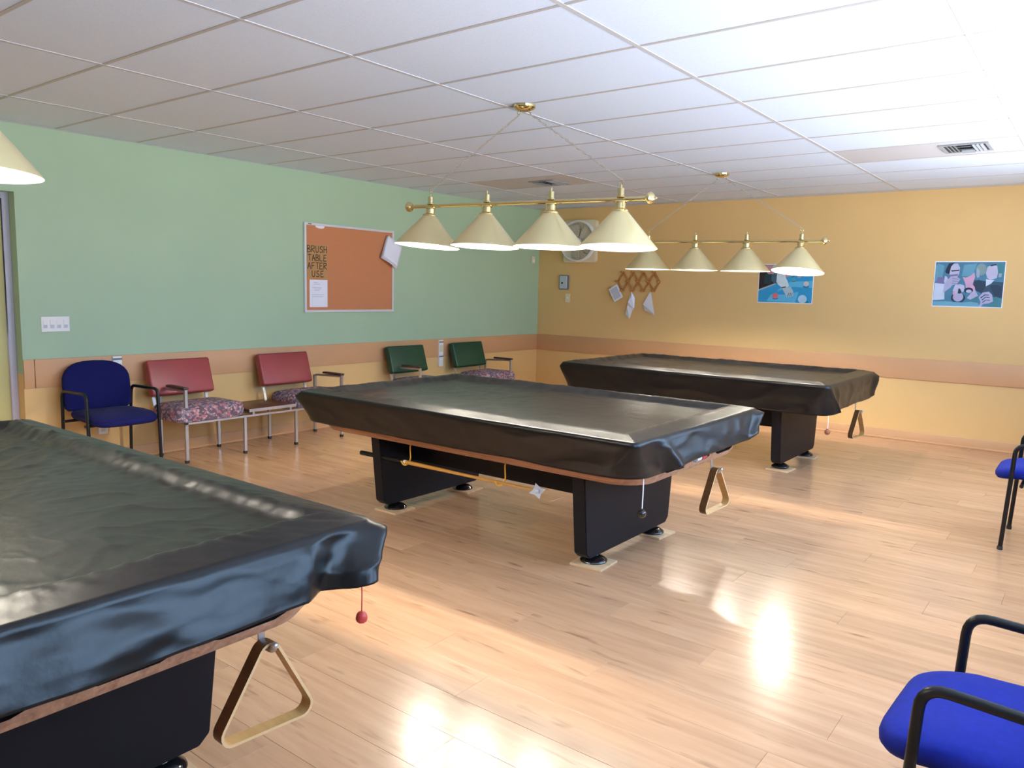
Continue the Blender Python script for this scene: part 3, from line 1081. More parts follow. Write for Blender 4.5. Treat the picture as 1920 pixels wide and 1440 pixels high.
# ================================================================== BILLIARD LAMPS
def make_lamp(loc, xs, x_l, x_r, zbar, slope, tilts, label, lit=(1, 1, 1, 1), hang=True):
    """canopy on the ceiling, two chains, brass bar, four cone shades; z is measured from the ceiling"""
    t = empty('billiard_lamp', loc, label=label, cat='lamp', group='brass billiard lamps')
    zb = lambda x: zbar - slope * x
    m = MB()
    m.lathe([(0.0001, -0.034), (0.02, -0.034), (0.035, -0.030), (0.058, -0.020), (0.066, -0.012), (0.068, 0.0), (0.0001, 0.0)], 28)
    for sx in (-1, 1):
        m.tube([(sx * 0.042 + 0.011 * cos(a), 0, -0.036 + 0.011 * sin(a)) for a in [2 * pi * i / 10 for i in range(10)]], 0.002, 6, closed=True)
    m.build('canopy', 'brass', t)
    # bar with ball ends
    m = MB()
    m.tube([(x_l, 0, zb(x_l)), (x_r, 0, zb(x_r))], 0.0125, 14)
    bar = m.build('bar', 'brass', t)
    for x, sx in ((x_l, -1), (x_r, 1)):
        m = MB()
        m.lathe([(0.0001, 0.05), (0.006, 0.045), (0.008, 0.034), (0.024, 0.028), (0.034, 0.014), (0.034, 0.004), (0.026, -0.008), (0.016, -0.016), (0.014, -0.03)], 20,
                Matrix.Translation((x, 0, zb(x))) @ Matrix.Rotation(sx * pi / 2, 4, 'Y'))
        m.build('end_finial', 'brass', bar)
    for k, x in enumerate(xs):
        hooked = k in (0, 3)
        z0 = zb(x)
        Mt = Matrix.Translation((x, 0, z0)) @ Matrix.Rotation(radians(tilts[k][0]), 4, 'X') @ Matrix.Rotation(radians(tilts[k][1]), 4, 'Y')
        m = MB()
        m.lathe([(0.012, 0.010), (0.024, 0.012), (0.024, 0.017), (0.018, 0.020), (0.018, 0.058), (0.015, 0.062), (0.005, 0.064), (0.004, 0.082), (0.0001, 0.084)], 18, Matrix.Translation((x, 0, z0)))
        if hooked:
            m.tube([(x + 0.011 * cos(a), 0, z0 + 0.092 + 0.011 * sin(a)) for a in [2 * pi * i / 12 for i in range(12)]], 0.0025, 6, closed=True)
        m.build('finial', 'brass', bar)
        m = MB()
        m.lathe([(0.0135, -0.006), (0.034, -0.010), (0.036, -0.016), (0.030, -0.021), (0.030, -0.050), (0.037, -0.054), (0.046, -0.060), (0.047, -0.067), (0.040, -0.069)], 24, Mt)
        m.build('socket_cover', 'brass', t)
        m = MB()
        n = 48
        m.mi = 0
        m.lathe([(0.044, -0.067), (0.215, -0.262), (0.2165, -0.267)], n, Mt)
        m.mi = 1
        m.lathe([(0.2165, -0.267), (0.213, -0.264), (0.042, -0.070), (0.0001, -0.071)], n, Mt)
        # remove the cap discs that the open profiles leave
        for f in [f for f in m.bm.faces if len(f.verts) > 4]:
            m.bm.faces.remove(f)
        sh = m.build('shade', ['shade', 'shade_in'], t)
        m = MB()
        m.lathe([(0.0001, -0.071), (0.016, -0.074), (0.018, -0.11), (0.032, -0.155), (0.034, -0.172), (0.026, -0.196), (0.012, -0.206), (0.0001, -0.207)], 20, Mt)
        m.build('bulb', 'bulb' if lit[k] else 'bulb_off', sh)
    if hang:
        for sx, x in ((-1, xs[0]), (1, xs[3])):
            a = Vector((sx * 0.042, 0, -0.052))
            b = Vector((x, 0, zb(x) + 0.106))
            dv = b - a
            nl = int(dv.length / 0.024)
            m = MB()
            q = dv.to_track_quat('Z', 'Y').to_matrix().to_4x4()
            for i in range(nl):
                p = a + dv * ((i + 0.5) / nl)
                Ml = Matrix.Translation(p) @ q @ Matrix.Rotation(pi / 2 * (i % 2), 4, 'Z')
                L2, r2 = dv.length / nl / 2 + 0.0015, 0.0055
                lp = [(r2 * cos(u), 0, (L2 - r2) * (1 if sin(u) > 0 else -1) + r2 * sin(u)) for u in [2 * pi * (j + 0.5) / 8 for j in range(8)]]
                m.tube(lp, 0.0015, 5, M4=Ml, closed=True)
            m.build('chain', 'chain', t, weld=0)
            m = MB()
            pts = []
            for i in range(41):
                p = a + dv * (i / 40)
                pts.append(p + Vector((0, 0.005 * sin(i * 1.9), 0.005 * cos(i * 1.9))))
            m.tube(pts, 0.0018, 5)
            m.build('cable', 'chain', t)
    return t


make_lamp((3.42, -4.97, H), (-0.765, -0.277, 0.215, 0.686), -0.955, 0.860, -0.572, 0.020, [(-4, 2), (-2.5, 0.5), (-1.5, 0), (-3, -0.5)],
          'four-shade brass billiard lamp with large bright shades over the middle table')
make_lamp((3.40, -1.92, H), (-0.715, -0.225, 0.270, 0.755), -0.90, 0.94, -0.610, 0.014, [(0, 0), (0, 0), (0, 0), (-8, 1)],
          'smaller looking four-shade brass billiard lamp before the yellow wall with posters')
make_lamp((3.12, -8.06, H), (-0.715, -0.225, 0.270, 0.755), -0.90, 0.94, -0.546, 0.016, [(0, 0), (0, 0), (0, 0), (-2, 0)],
          'billiard lamp over the nearest table, only one shade tip showing at left edge')


# ================================================================== BLUE ARMCHAIRS
def make_armchair(loc, rz, fabric, label, wid=0.53, lift=0.0):
    """local +x is the way the chair faces; origin on the floor between the legs"""
    t = empty('armchair', loc, rz, label, 'chair', 'blue upholstered armchairs with black frames')
    hw = wid / 2
    for sy in (-1, 1):
        y_ = sy * hw
        m = MB()
        m.tube(fillet([(0.235, y_, 0.0), (0.205, y_, 0.635), (-0.20, y_ * 0.99, 0.625), (-0.215, y_ * 0.97, 0.40), (-0.23, y_ * 0.97, 0.0)], 0.055, 6), 0.0125, 12)
        fr = m.build('side_frame', 'black_metal', t)
        for xx in (0.235, -0.23):
            m = MB()
            yy_ = y_ if xx > 0 else y_ * 0.97
            m.lathe([(0.0001, 0.0), (0.015, 0.0), (0.0155, 0.018), (0.013, 0.022), (0.0001, 0.022)], 12, Matrix.Translation((xx, yy_, 0)))
            m.build('foot_cap', 'rubber', fr)
    m = MB()
    for xx, z_ in ((0.16, 0.395), (-0.17, 0.395)):
        m.tube([(xx, -hw, z_), (xx, hw, z_)], 0.011, 10)
    m.build('crossbar', 'black_metal', t)
    # seat cushion with rounded waterfall front
    out = []
    ns = 40
    for k in range(ns):
        a = 2 * pi * k / ns
        e = 0.38
        sx_ = math.copysign(abs(cos(a)) ** e, cos(a))
        sy_ = math.copysign(abs(sin(a)) ** e, sin(a))
        yy_ = sy_ * (hw - 0.018)
        out.append((0.045 + sx_ * 0.265, yy_ * (1.0 if sx_ > -0.3 else 0.95)))
    m = MB()
    lv = [(0.86, 0.412), (0.955, 0.418), (0.995, 0.434), (1.0, 0.448), (0.985, 0.462), (0.94, 0.470), (0.82, 0.476), (0.55, 0.479), (0.2, 0.480)]
    rs = []
    for sc, z_ in lv:
        rs.append([m.bm.verts.new((0.045 + (x_ - 0.045) * sc, y2 * sc, z_ - 0.022 * sm(0.10, 0.31, x_ * sc) - 0.006 * (1 - (y2 / hw) ** 2))) for x_, y2 in out])
    for a, b in zip(rs[:-1], rs[1:]):
        for i in range(ns):
            m.bm.faces.new((a[i], a[(i + 1) % ns], b[(i + 1) % ns], b[i]))
    m.bm.faces.new(rs[0][::-1])
    m.bm.faces.new(rs[-1])
    for v in m.bm.verts:
        v.co.z += lift
    m.build('seat', fabric, t, smooth=60)
    # backrest: rounded top, flat bottom with rounded corners, slightly curved
    prof = []
    bw = hw - 0.012
    for k in range(17):
        a = pi * k / 16
        prof.append((bw * math.copysign(abs(cos(a)) ** 0.75, cos(a)), 0.665 + 0.172 * sin(a) ** 0.8))
    prof += [(-bw, 0.55), (-bw * 0.97, 0.487), (-bw * 0.88, 0.464), (-bw * 0.4, 0.456), (bw * 0.4, 0.456), (bw * 0.88, 0.464), (bw * 0.97, 0.487), (bw, 0.55)]
    n = len(prof)
    m = MB()
    cz = 0.645
    rs = []
    for sc, off in ((0.90, -0.030), (0.975, -0.026), (1.0, -0.014), (1.0, 0.006), (0.975, 0.020), (0.90, 0.027), (0.5, 0.031), (0.1, 0.031)):
        rg = []
        for y2, z_ in prof:
            yv, zv = y2 * sc, cz + (z_ - cz) * sc
            xv = -0.215 + off - 0.10 * (zv - 0.46) + 0.030 * (yv / bw) ** 2
            rg.append(m.bm.verts.new((xv, yv, zv)))
        rs.append(rg)
    for a, b in zip(rs[:-1], rs[1:]):
        for i in range(n):
            m.bm.faces.new((a[i], a[(i + 1) % n], b[(i + 1) % n], b[i]))
    m.bm.faces.new(rs[0][::-1])
    m.bm.faces.new(rs[-1])
    m.build('backrest', fabric, t, smooth=60)
    return t


make_armchair((0.325, -6.03, 0), 0.0, 'navy', 'navy armchair with rounded back against the green wall beside the light switch')
make_armchair((6.165, -3.235, 0), pi, 'blue', 'blue armchair cut by the right edge, halfway up, beyond the nearest one', 0.535, 0.02)
make_armchair((6.285, -6.785, 0.008), pi - radians(3), 'blue', 'large bright blue armchair at the lower right corner of the view', 0.50, 0.03)


# ================================================================== TANDEM BENCHES
def make_bench(loc, vinyl, label):
    """two upholstered seats joined by a small table; local y runs along the wall, x out from the wall"""
    t = empty('tandem_bench', loc, 0, label, 'bench', 'two-seat waiting benches along the green wall')
    LY = (0.0, 0.535, 1.065, 1.60)            # frame lines; seats between 0-1 and 2-3, table between 1-2
    XF, XB = 0.50, 0.095
    for k, y_ in enumerate(LY):
        for x_ in (XF, XB):
            outer = k in (0, 3) and x_ == XF
            m = MB()
            m.box(x_ - 0.0125, x_ + 0.0125, y_ - 0.0125, y_ + 0.0125, 0.02, 0.60 if outer else 0.315, bev=0.002, seg=1)
            lg = m.build('leg', 'chrome', t)
            m = MB()
            m.box(x_ - 0.014, x_ + 0.014, y_ - 0.014, y_ + 0.014, 0.0, 0.024, bev=0.002, seg=1)
            m.build('foot_cap', 'rubber', lg)
    m = MB()
    for x_ in (XF, XB):
        m.box(x_ - 0.0125, x_ + 0.0125, -0.0125, 1.6125, 0.315, 0.335, bev=0.002, seg=1)
    for y_ in LY:
        m.box(XB, XF, y_ - 0.0125, y_ + 0.0125, 0.316, 0.334, bev=0.002, seg=1)
    m.build('seat_frame', 'chrome', t, weld=0)
    # little table
    m = MB()
    m.box(0.085, 0.53, 0.56, 1.045, 0.362, 0.384, bev=0.003)
    tt = m.build('table_top', 'dark_wood', t)
    m = MB()
    m.box(0.53, 0.534, 0.56, 1.045, 0.360, 0.386)
    m.box(0.10, 0.52, 0.60, 0.62, 0.335, 0.362)
    m.box(0.10, 0.52, 0.985, 1.005, 0.335, 0.362)
    m.build('table_edge', 'chrome', tt, smooth=0, weld=0)
    for (y0, y1) in ((-0.10, 0.535), (1.065, 1.70)):
        # cushion
        yc, hw = (y0 + y1) / 2, (y1 - y0) / 2
        if y0 < 0:
            yc, hw = 0.225, 0.315
        else:
            yc, hw = 1.375, 0.315
        m = MB()
        ns = 44
        lv = [(0.90, 0.336), (0.985, 0.342), (1.0, 0.365), (1.0, 0.405), (0.985, 0.432), (0.94, 0.449), (0.85, 0.459), (0.6, 0.470), (0.25, 0.474)]
        rs = []
        for sc, z_ in lv:
            rg = []
            for k in range(ns):
                a = 2 * pi * k / ns
                sx_ = math.copysign(abs(cos(a)) ** 0.28, cos(a))
                sy_ = math.copysign(abs(sin(a)) ** 0.28, sin(a))
                rg.append(m.bm.verts.new((0.315 + sx_ * 0.225 * sc, yc + sy_ * hw * sc, z_ + 0.004 * noise.noise(Vector((sx_ * 3, sy_ * 3, z_ * 9))))))
            rs.append(rg)
        for a, b in zip(rs[:-1], rs[1:]):
            for i in range(ns):
                m.bm.faces.new((a[i], a[(i + 1) % ns], b[(i + 1) % ns], b[i]))
        m.bm.faces.new(rs[0][::-1])
        m.bm.faces.new(rs[-1])
        m.build('seat_cushion', 'tapestry', t, smooth=60)
    for yc in (0.165, 1.215):
        # backrest, leaning back
        Mt = Matrix.Translation((0.185, yc, 0.525)) @ Matrix.Rotation(radians(-17), 4, 'Y')
        m = MB()
        m.box(-0.055, 0.022, -0.278, 0.278, 0.0, 0.30, M4=Mt, bev=0.018, seg=4)
        bk = m.build('backrest', vinyl, t)
        for sy in (-1, 1):
            m = MB()
            m.box(-0.066, -0.056, sy * 0.235 - 0.012, sy * 0.235 + 0.012, -0.20, 0.27, M4=Mt)
            m.build('back_bar', 'chrome', bk, smooth=0)
    for y_, in ((0.0,), (1.60,)):
        m = MB()
        m.tube(fillet([(XF, y_, 0.592), (0.12, y_, 0.578), (0.085, y_, 0.56)], 0.02), 0.011, 8)
        m.box(XB - 0.012, XB + 0.012, y_ - 0.0125, y_ + 0.0125, 0.315, 0.575)
        a = m.build('arm_bar', 'chrome', t, weld=0)
        m = MB()
        m.box(0.24, XF + 0.015, y_ - 0.024, y_ + 0.024, 0.600, 0.620, bev=0.006)
        m.build('armrest', 'arm_wood', a)
    return t


make_bench((0, -5.52, 0), 'red_vinyl', 'two-seat bench with red vinyl backs joined by a small table')
make_bench((0, -2.84, 0), 'green_vinyl', 'two-seat bench with dark green backs behind the middle pool table')

# ================================================================== GREEN WALL ITEMS
TOX = Matrix(((0, 0, 1, 0), (1, 0, 0, 0), (0, 1, 0, 0), (0, 0, 0, 1)))    # (u, v, depth) -> (x = depth, y = u, z = v)


def wx(x_):
    return Matrix.Translation((x_, 0, 0)) @ TOX


# cork board
cb = empty('cork_board', (0, -3.375, 1.19), label='cork notice board with pale metal frame on the green wall', cat='notice board')
BH, BW = 0.88, 0.60
m = MB()
m.box(0.002, 0.016, -BW + 0.01, BW - 0.01, 0.01, BH - 0.01)
m.build('cork_panel', 'cork', cb, smooth=0)
for a in ((-BW, BW, 0, 0.024), (-BW, BW, BH - 0.024, BH), (-BW, -BW + 0.024, 0.024, BH - 0.024), (BW - 0.024, BW, 0.024, BH - 0.024)):
    m = MB()
    m.box(0.0, 0.022, a[0], a[1], a[2], a[3], bev=0.002, seg=1)
    m.build('frame_bar', 'alu', cb)
m = MB()
m.box(0.022, 0.0232, -BW + 0.045, -BW + 0.085, BH - 0.018, BH - 0.007)
m.build('name_plate', 'grey_plastic', cb, smooth=0)
m = MB()
m.prism([(-3.838, 2.046), (-3.835, 2.030), (-3.80, 2.022), (-3.765, 2.020), (-3.735, 2.026), (-3.725, 2.046)], 0.0165, 0.0185, TOX)
o = m.build('torn_paper', 'paper', smooth=0)
tag(o, 'torn white paper scrap under the top edge of the cork board', 'paper')

# hand-lettered card
STROKES = {
    'B': [[(0, 0), (0, 1), (.5, .95), (.55, .7), (.1, .52), (.6, .4), (.62, .1), (0, 0)]],
    'R': [[(0, 0), (0, 1), (.55, .95), (.6, .65), (.05, .5), (.65, 0)]],
    'U': [[(0, 1), (.02, .25), (.2, 0), (.45, .02), (.6, .25), (.62, 1)]],
    'S': [[(.6, .88), (.35, 1), (.08, .85), (.1, .6), (.55, .42), (.6, .15), (.3, 0), (0, .12)]],
    'H': [[(0, 0), (0, 1)], [(.6, 0), (.62, 1)], [(0, .5), (.6, .52)]],
    'T': [[(0, .97), (.7, 1)], [(.35, .98), (.36, 0)]],
    'A': [[(0, 0), (.3, 1), (.62, 0)], [(.12, .4), (.52, .4)]],
    'L': [[(0, 1), (0, 0), (.55, .03)]],
    'E': [[(.6, 1), (.02, .97), (0, 0), (.6, .03)], [(0, .52), (.48, .54)]],
    'F': [[(.6, 1), (.02, .97), (0, 0)], [(0, .52), (.48, .54)]],
}
sg = empty('card_sign', (0.0165, -3.945, 1.525), label='brown card hand-lettered BRUSH TABLE AFTER USE on the cork board', cat='sign')
m = MB()
m.box(0, 0.003, 0.0, 0.255, 0.0, 0.335)
m.build('card', 'card', sg, smooth=0)
m = MB()
rr = random.Random(3)
for word, v0, u0, adv, hgt in (('BRUSH', 0.258, 0.006, 0.050, 0.064), ('TABLE', 0.176, 0.012, 0.048, 0.060), ('AFTER', 0.096, 0.008, 0.049, 0.062), ('USE', 0.018, 0.058, 0.054, 0.060)):
    for i, ch in enumerate(word):
        for st in STROKES[ch]:
            pts = [(0.0042, u0 + i * adv + p[0] * 0.056 + rr.uniform(-.001, .001), v0 + p[1] * hgt + rr.uniform(-.001, .001)) for p in st]
            for a, b in zip(pts[:-1], pts[1:]):
                dy, dz = b[1] - a[1], b[2] - a[2]
                L_ = hypot(dy, dz) or 1
                hy_, hz_ = -dz / L_ * 0.0036, dy / L_ * 0.0036
                ey, ez = dy / L_ * 0.002, dz / L_ * 0.002
                q = [(a[1] + hy_ - ey, a[2] + hz_ - ez), (a[1] - hy_ - ey, a[2] - hz_ - ez), (b[1] - hy_ + ey, b[2] - hz_ + ez), (b[1] + hy_ + ey, b[2] + hz_ + ez)]
                m.prism(q, 0.0030, 0.0036, TOX)
m.build('lettering', 'ink', sg, smooth=0, weld=0)

# printed sheet
sh = empty('notice_sheet', (0.0165, -3.915, 1.242), label='white sheet of paper pinned below the card on the cork board', cat='paper')
m = MB()
m.box(0, 0.0015, 0.0, 0.222, 0.0, 0.272)
m.build('sheet', 'paper', sh, smooth=0)
m = MB()
for v_, a, b in ((0.242, 0.05, 0.10), (0.225, 0.05, 0.13), (0.19, 0.03, 0.15), (0.178, 0.05, 0.14), (0.165, 0.06, 0.12), (0.12, 0.03, 0.18), (0.10, 0.03, 0.17)):
    m.box(0.0015, 0.0020, a, b, v_, v_ + 0.006)
m.build('print', 'grey_print', sh, smooth=0, weld=0)

# stapled sheaf hanging askew from the board's corner
sf = empty('paper_sheaf', (0.03, -2.885, 2.015), label='white stapled papers hanging askew from the top right board corner', cat='paper')
m = MB()
for k in range(3):
    dx = 0.004 + 0.010 * k
    V = []
    cols, rows_ = 8, 8
    A, B, D = Vector((-0.006, 0.0)), Vector((-0.112, -0.245)), Vector((0.208, -0.118))
    for i in range(cols + 1):
        for j in range(rows_ + 1):
            u, v = i / cols, j / rows_
            p = A + (B - A) * u * (1 - 0.03 * k) + (D - A) * v * (1 - 0.03 * k)
            x_ = dx + 0.018 * (u ** 2) + 0.030 * sin(v * pi * 0.9) * u + 0.012 * v
            V.append((x_ - 0.0 * k, p.x, p.y))
    Fc = []
    w_ = rows_ + 1
    for i in range(cols):
        for j in range(rows_):
            Fc.append((i * w_ + j, i * w_ + j + 1, (i + 1) * w_ + j + 1, (i + 1) * w_ + j))
    m._add(V, Fc)
shf = m.build('sheets', 'paper', sf, smooth=60, weld=0)
sol = shf.modifiers.new('thickness', 'SOLIDIFY')
sol.thickness = 0.0012
m = MB()
m.sphere(0.012, -0.004, -0.006, 0.007, 10)
m.build('pin', 'red_ball', sf)

# light switches
sw = empty('switch_plate', (0, -6.265, 1.12), label='white four-gang light switch plate on the green wall near the door', cat='light switch')
m = MB()
m.box(0, 0.006, -0.10, 0.10, -0.057, 0.057, bev=0.002, seg=1)
m.build('plate', 'plastic', sw)
for k in range(4):
    y_ = -0.072 + 0.048 * k
    m = MB()
    m.box(0.006, 0.010, y_ - 0.015, y_ + 0.015, -0.032, 0.032, M4=None, bev=0.0015, seg=1)
    rk = m.build('rocker', 'plastic', sw)
    m = MB()
    m.box(0.0095, 0.0115, y_ - 0.012, y_ + 0.012, -0.028, -0.004)
    m.build('toggle', 'grey_print', rk, smooth=0)


# power strips on the rail, a low socket, a small sensor
def strip(y_, z0, z1, label):
    e = empty('power_strip', (0.016, y_, z0), label=label, cat='power strip', group='white vertical power strips on the green wall')
    hgt = z1 - z0
    m = MB()
    m.box(-0.016, 0.016, -0.036, 0.036, 0, hgt, bev=0.004)
    m.build('housing', 'plastic', e)
    for zz in (0.38, 0.93):
        m = MB()
        m.box(0.0155, 0.018, -0.037, 0.037, hgt * zz - 0.008, hgt * zz + 0.008)
        m.build('joint_band', 'grey_plastic', e, smooth=0)
    m = MB()
    m.box(0.016, 0.022, -0.025, 0.025, hgt * 0.55, hgt * 0.82, bev=0.002, seg=1)
    m.build('socket_face', 'cream', e)


strip(-2.0, 0.53, 0.845, 'white vertical power strip on the wall between the two green chair backs')
strip(-5.825, 0.53, 0.855, 'white vertical power strip partly hidden behind the navy armchair')
so = empty('wall_socket', (0, -5.945, 0.29), label='white wall socket seen below the seat of the navy armchair', cat='socket')
m = MB()
m.box(0, 0.006, -0.036, 0.036, -0.057, 0.057, bev=0.002, seg=1)
m.build('plate', 'plastic', so)
for zz in (-0.022, 0.022):
    m = MB()
    m.box(0.006, 0.009, -0.017, 0.017, zz - 0.014, zz + 0.014, bev=0.001, seg=1)
    m.build('outlet', 'cream', so)
se = empty('wall_sensor', (0, -0.165, 1.83), label='small cream sensor on the green wall close to the corner', cat='sensor')
m = MB()
m.box(0, 0.028, -0.032, 0.032, 0.0, 0.095, bev=0.006)
m.build('housing', 'cream', se)
m = MB()
m.box(0.028, 0.031, -0.02, 0.02, 0.012, 0.05, bev=0.001, seg=1)
m.build('lens', 'plastic', se)

# ================================================================== YELLOW WALL ITEMS
TOY = Matrix(((1, 0, 0, 0), (0, 0, -1, 0), (0, 1, 0, 0), (0, 0, 0, 1)))   # (u, v, depth) -> (x = u, y = -depth, z = v)
fan = empty('wall_fan', (0.695, 0, 2.12), label='cream box fan mounted on the yellow wall in the corner', cat='fan')
m = MB()
m.prism(rrect(0.245, 0.275, 0.035), 0.0, 0.075, TOY)
hb = m.build('housing', 'cream', fan)
m = MB()
ring = lambda R, d, n=48: [(R * cos(2 * pi * i / n), -d, R * sin(2 * pi * i / n)) for i in range(n)]
m.tube(ring(0.258, 0.085), 0.012, 8, closed=True)
m.tube(ring(0.258, 0.135), 0.010, 8, closed=True)
m.lathe([(0.25, 0.075), (0.262, 0.075), (0.262, 0.135), (0.25, 0.135)], 48, Matrix(((1, 0, 0, 0), (0, 0, -1, 0), (0, 1, 0, 0), (0, 0, 0, 1))), closed=True)
m.build('shroud', 'plastic', fan, weld=0)
m = MB()
for R in (0.07, 0.105, 0.14, 0.175, 0.21, 0.235):
    m.tube(ring(R, 0.140, 40), 0.0016, 5, closed=True)
for k in range(16):
    a = 2 * pi * k / 16
    pts = []
    for i in range(8):
        rr_ = 0.045 + (0.255 - 0.045) * i / 7
        b = a + 0.5 * (i / 7)
        pts.append((rr_ * cos(b), -0.143 + 0.0, rr_ * sin(b)))
    m.tube(pts, 0.0018, 5)
m.build('guard', 'cream', fan, weld=0)
m = MB()
m.lathe([(0.0001, 0.150), (0.04, 0.148), (0.047, 0.142), (0.047, 0.085), (0.0001, 0.085)], 24, TOY)
hub = m.build('hub', 'plastic', fan)
for k in range(5):
    a0 = 2 * pi * k / 5 + 0.5
    m = MB()
    V, Fc = [], []
    for i in range(7):
        for j in range(6):
            rr_ = 0.045 + (0.235 - 0.045) * i / 6
            wdt = 0.55 + 0.50 * sin(pi * (0.15 + 0.75 * i / 6))
            b = a0 + wdt * (j / 5 - 0.5) + 0.25 * i / 6
            V.append((rr_ * cos(b), -0.105 - 0.022 * (j / 5 - 0.5) * 2, rr_ * sin(b)))
    for i in range(6):
        for j in range(5):
            Fc.append((i * 6 + j, i * 6 + j + 1, (i + 1) * 6 + j + 1, (i + 1) * 6 + j))
    m._add(V, Fc)
    bl = m.build('blade', 'blade', hub, smooth=60)
    sol = bl.modifiers.new('thickness', 'SOLIDIFY')
    sol.thickness = 0.003

# thermostat and small plate beneath
th = empty('thermostat', (0.433, 0, 1.58), label='silver grey thermostat box on the yellow wall below the fan', cat='thermostat')
m = MB()
m.prism(rrect(0.075, 0.098, 0.012), 0, 0.02, TOY)
m.build('back_plate', 'grey_plastic', th)
m = MB()
m.prism(rrect(0.056, 0.084, 0.008), 0.02, 0.036, TOY)
cv = m.build('cover', 'silver', th)
m = MB()
m.lathe([(0.013, 0.036), (0.013, 0.040), (0.0001, 0.040)], 16, Matrix.Translation((-0.014, 0, -0.01)) @ TOY)
m.build('dial', 'rubber', cv)
ws = empty('wall_switch', (0.495, 0, 1.37), label='narrow pale switch plate directly below the thermostat', cat='switch')
m = MB()
m.prism(rrect(0.035, 0.058, 0.004), 0, 0.008, TOY)
m.build('plate', 'cream', ws)
m = MB()
m.prism([(-0.006, -0.012), (0.006, -0.012), (0.006, 0.014), (-0.006, 0.014)], 0.008, 0.018, TOY)
m.build('toggle', 'plastic', ws)

# accordion peg rack
pr = empty('peg_rack', (0, 0, 1.605), label='brown wooden accordion peg rack on the yellow wall', cat='peg rack')
X0, DX, HZ = 1.27, 0.1475, 0.118
for k in range(4):
    cx = X0 + DX * 0.5 + DX * k
    L_ = X0 + DX * k
    for (xa, za, xb, zb_, lay) in ((L_, 0, L_ + DX / 2, HZ, 0), (L_ + DX / 2, HZ, L_ + DX, 0, 1), (L_, 0, L_ + DX / 2, -HZ, 1), (L_ + DX / 2, -HZ, L_ + DX, 0, 0)):
        ang = atan2(zb_ - za, xb - xa)
        ln = hypot(xb - xa, zb_ - za)
        m = MB()
        m.box(-0.006, ln + 0.006, -0.0125, 0.0125, 0.008 + 0.008 * lay, 0.016 + 0.008 * lay, M4=Matrix.Translation((xa, 0, za)) @ Matrix(((1, 0, 0, 0), (0, 0, -1, 0), (0, 1, 0, 0), (0, 0, 0, 1))) @ Matrix.Rotation(ang, 4, 'Z'), bev=0.002, seg=1)
        m.build('slat', 'peg_wood', pr)
pegs = [(X0 + DX * k, 0) for k in range(5)] + [(X0 + DX * (k + .5), s_ * HZ) for k in range(4) for s_ in (1, -1)]
for px_, pz_ in pegs:
    m = MB()
    m.lathe([(0.011, 0.0), (0.009, 0.024), (0.008, 0.055), (0.014, 0.062), (0.015, 0.072), (0.010, 0.078), (0.0001, 0.079)], 12, Matrix.Translation((px_, 0, pz_)) @ TOY)
    m.build('peg', 'peg_wood', pr)


# papers hanging on the rack
def sheet_obj(name, polys, label, cat='paper', thick=0.0015, mtl='paper'):
    """folded sheet: polygons as lists of (x, depth, z)"""
    m = MB()
    for P in polys:
        m._add([(x_, -d_, z_) for x_, d_, z_ in P], [tuple(range(len(P)))])
    o = m.build(name, mtl, smooth=0, weld=0)
    sol = o.modifiers.new('thickness', 'SOLIDIFY')
    sol.thickness = thick
    return tag(o, label, cat, 'papers hanging on the peg rack')


pd = empty('paper_pad', (1.222, -0.052, 1.532), label='white square paper pad hanging tilted on the leftmost peg', cat='paper', group='papers hanging on the peg rack')
Mr = Matrix.Rotation(radians(30), 4, 'Z')
m = MB()
m.box(-0.068, 0.068, -0.185, 0.0, 0, 0.012, M4=TOY @ Mr, bev=0.001, seg=1)
m.build('sheets', 'paper', pd)
m = MB()
m.box(-0.052, 0.052, -0.165, -0.02, 0.012, 0.0126, M4=TOY @ Mr)
m.build('top_sheet', 'grey_print', pd, smooth=0)
sheet_obj('folded_paper', [
    [(1.495, 0.055, 1.475), (1.470, 0.045, 1.36), (1.462, 0.075, 1.345), (1.515, 0.085, 1.42)],
    [(1.495, 0.055, 1.475), (1.515, 0.085, 1.42), (1.545, 0.055, 1.275), (1.538, 0.045, 1.40)],
    [(1.515, 0.085, 1.42), (1.462, 0.085, 1.345), (1.535, 0.060, 1.262), (1.547, 0.055, 1.285)],
    [(1.462, 0.070, 1.345), (1.440, 0.050, 1.30), (1.415, 0.045, 1.185), (1.490, 0.075, 1.130), (1.525, 0.05, 1.262)]],
    'twisted white paper hanging from the second lower point of the peg rack')
sheet_obj('folded_paper', [
    [(1.765, 0.055, 1.490), (1.662, 0.055, 1.318), (1.845, 0.085, 1.200)],
    [(1.668, 0.045, 1.312), (1.678, 0.035, 1.245), (1.835, 0.040, 1.188), (1.843, 0.075, 1.200)]],
    'white paper folded to a triangle hanging at the right of the peg rack')


# posters: flat prints made of thin coloured shapes
def pm(name, col):
    if name not in MT:
        MT[name] = mat('print_' + name, c(*col), 0.45, var=(14, 0.06))
    return name


def ell(cx, cy, rx, ry, n=18, rot=0.0, asp=1.0):
    out = []
    for i in range(n):
        a = 2 * pi * i / n
        x_, y_ = rx * cos(a), ry * sin(a)
        out.append((cx + x_ * cos(rot) - y_ * sin(rot) / asp, cy + x_ * sin(rot) * asp + y_ * cos(rot)))
    return out


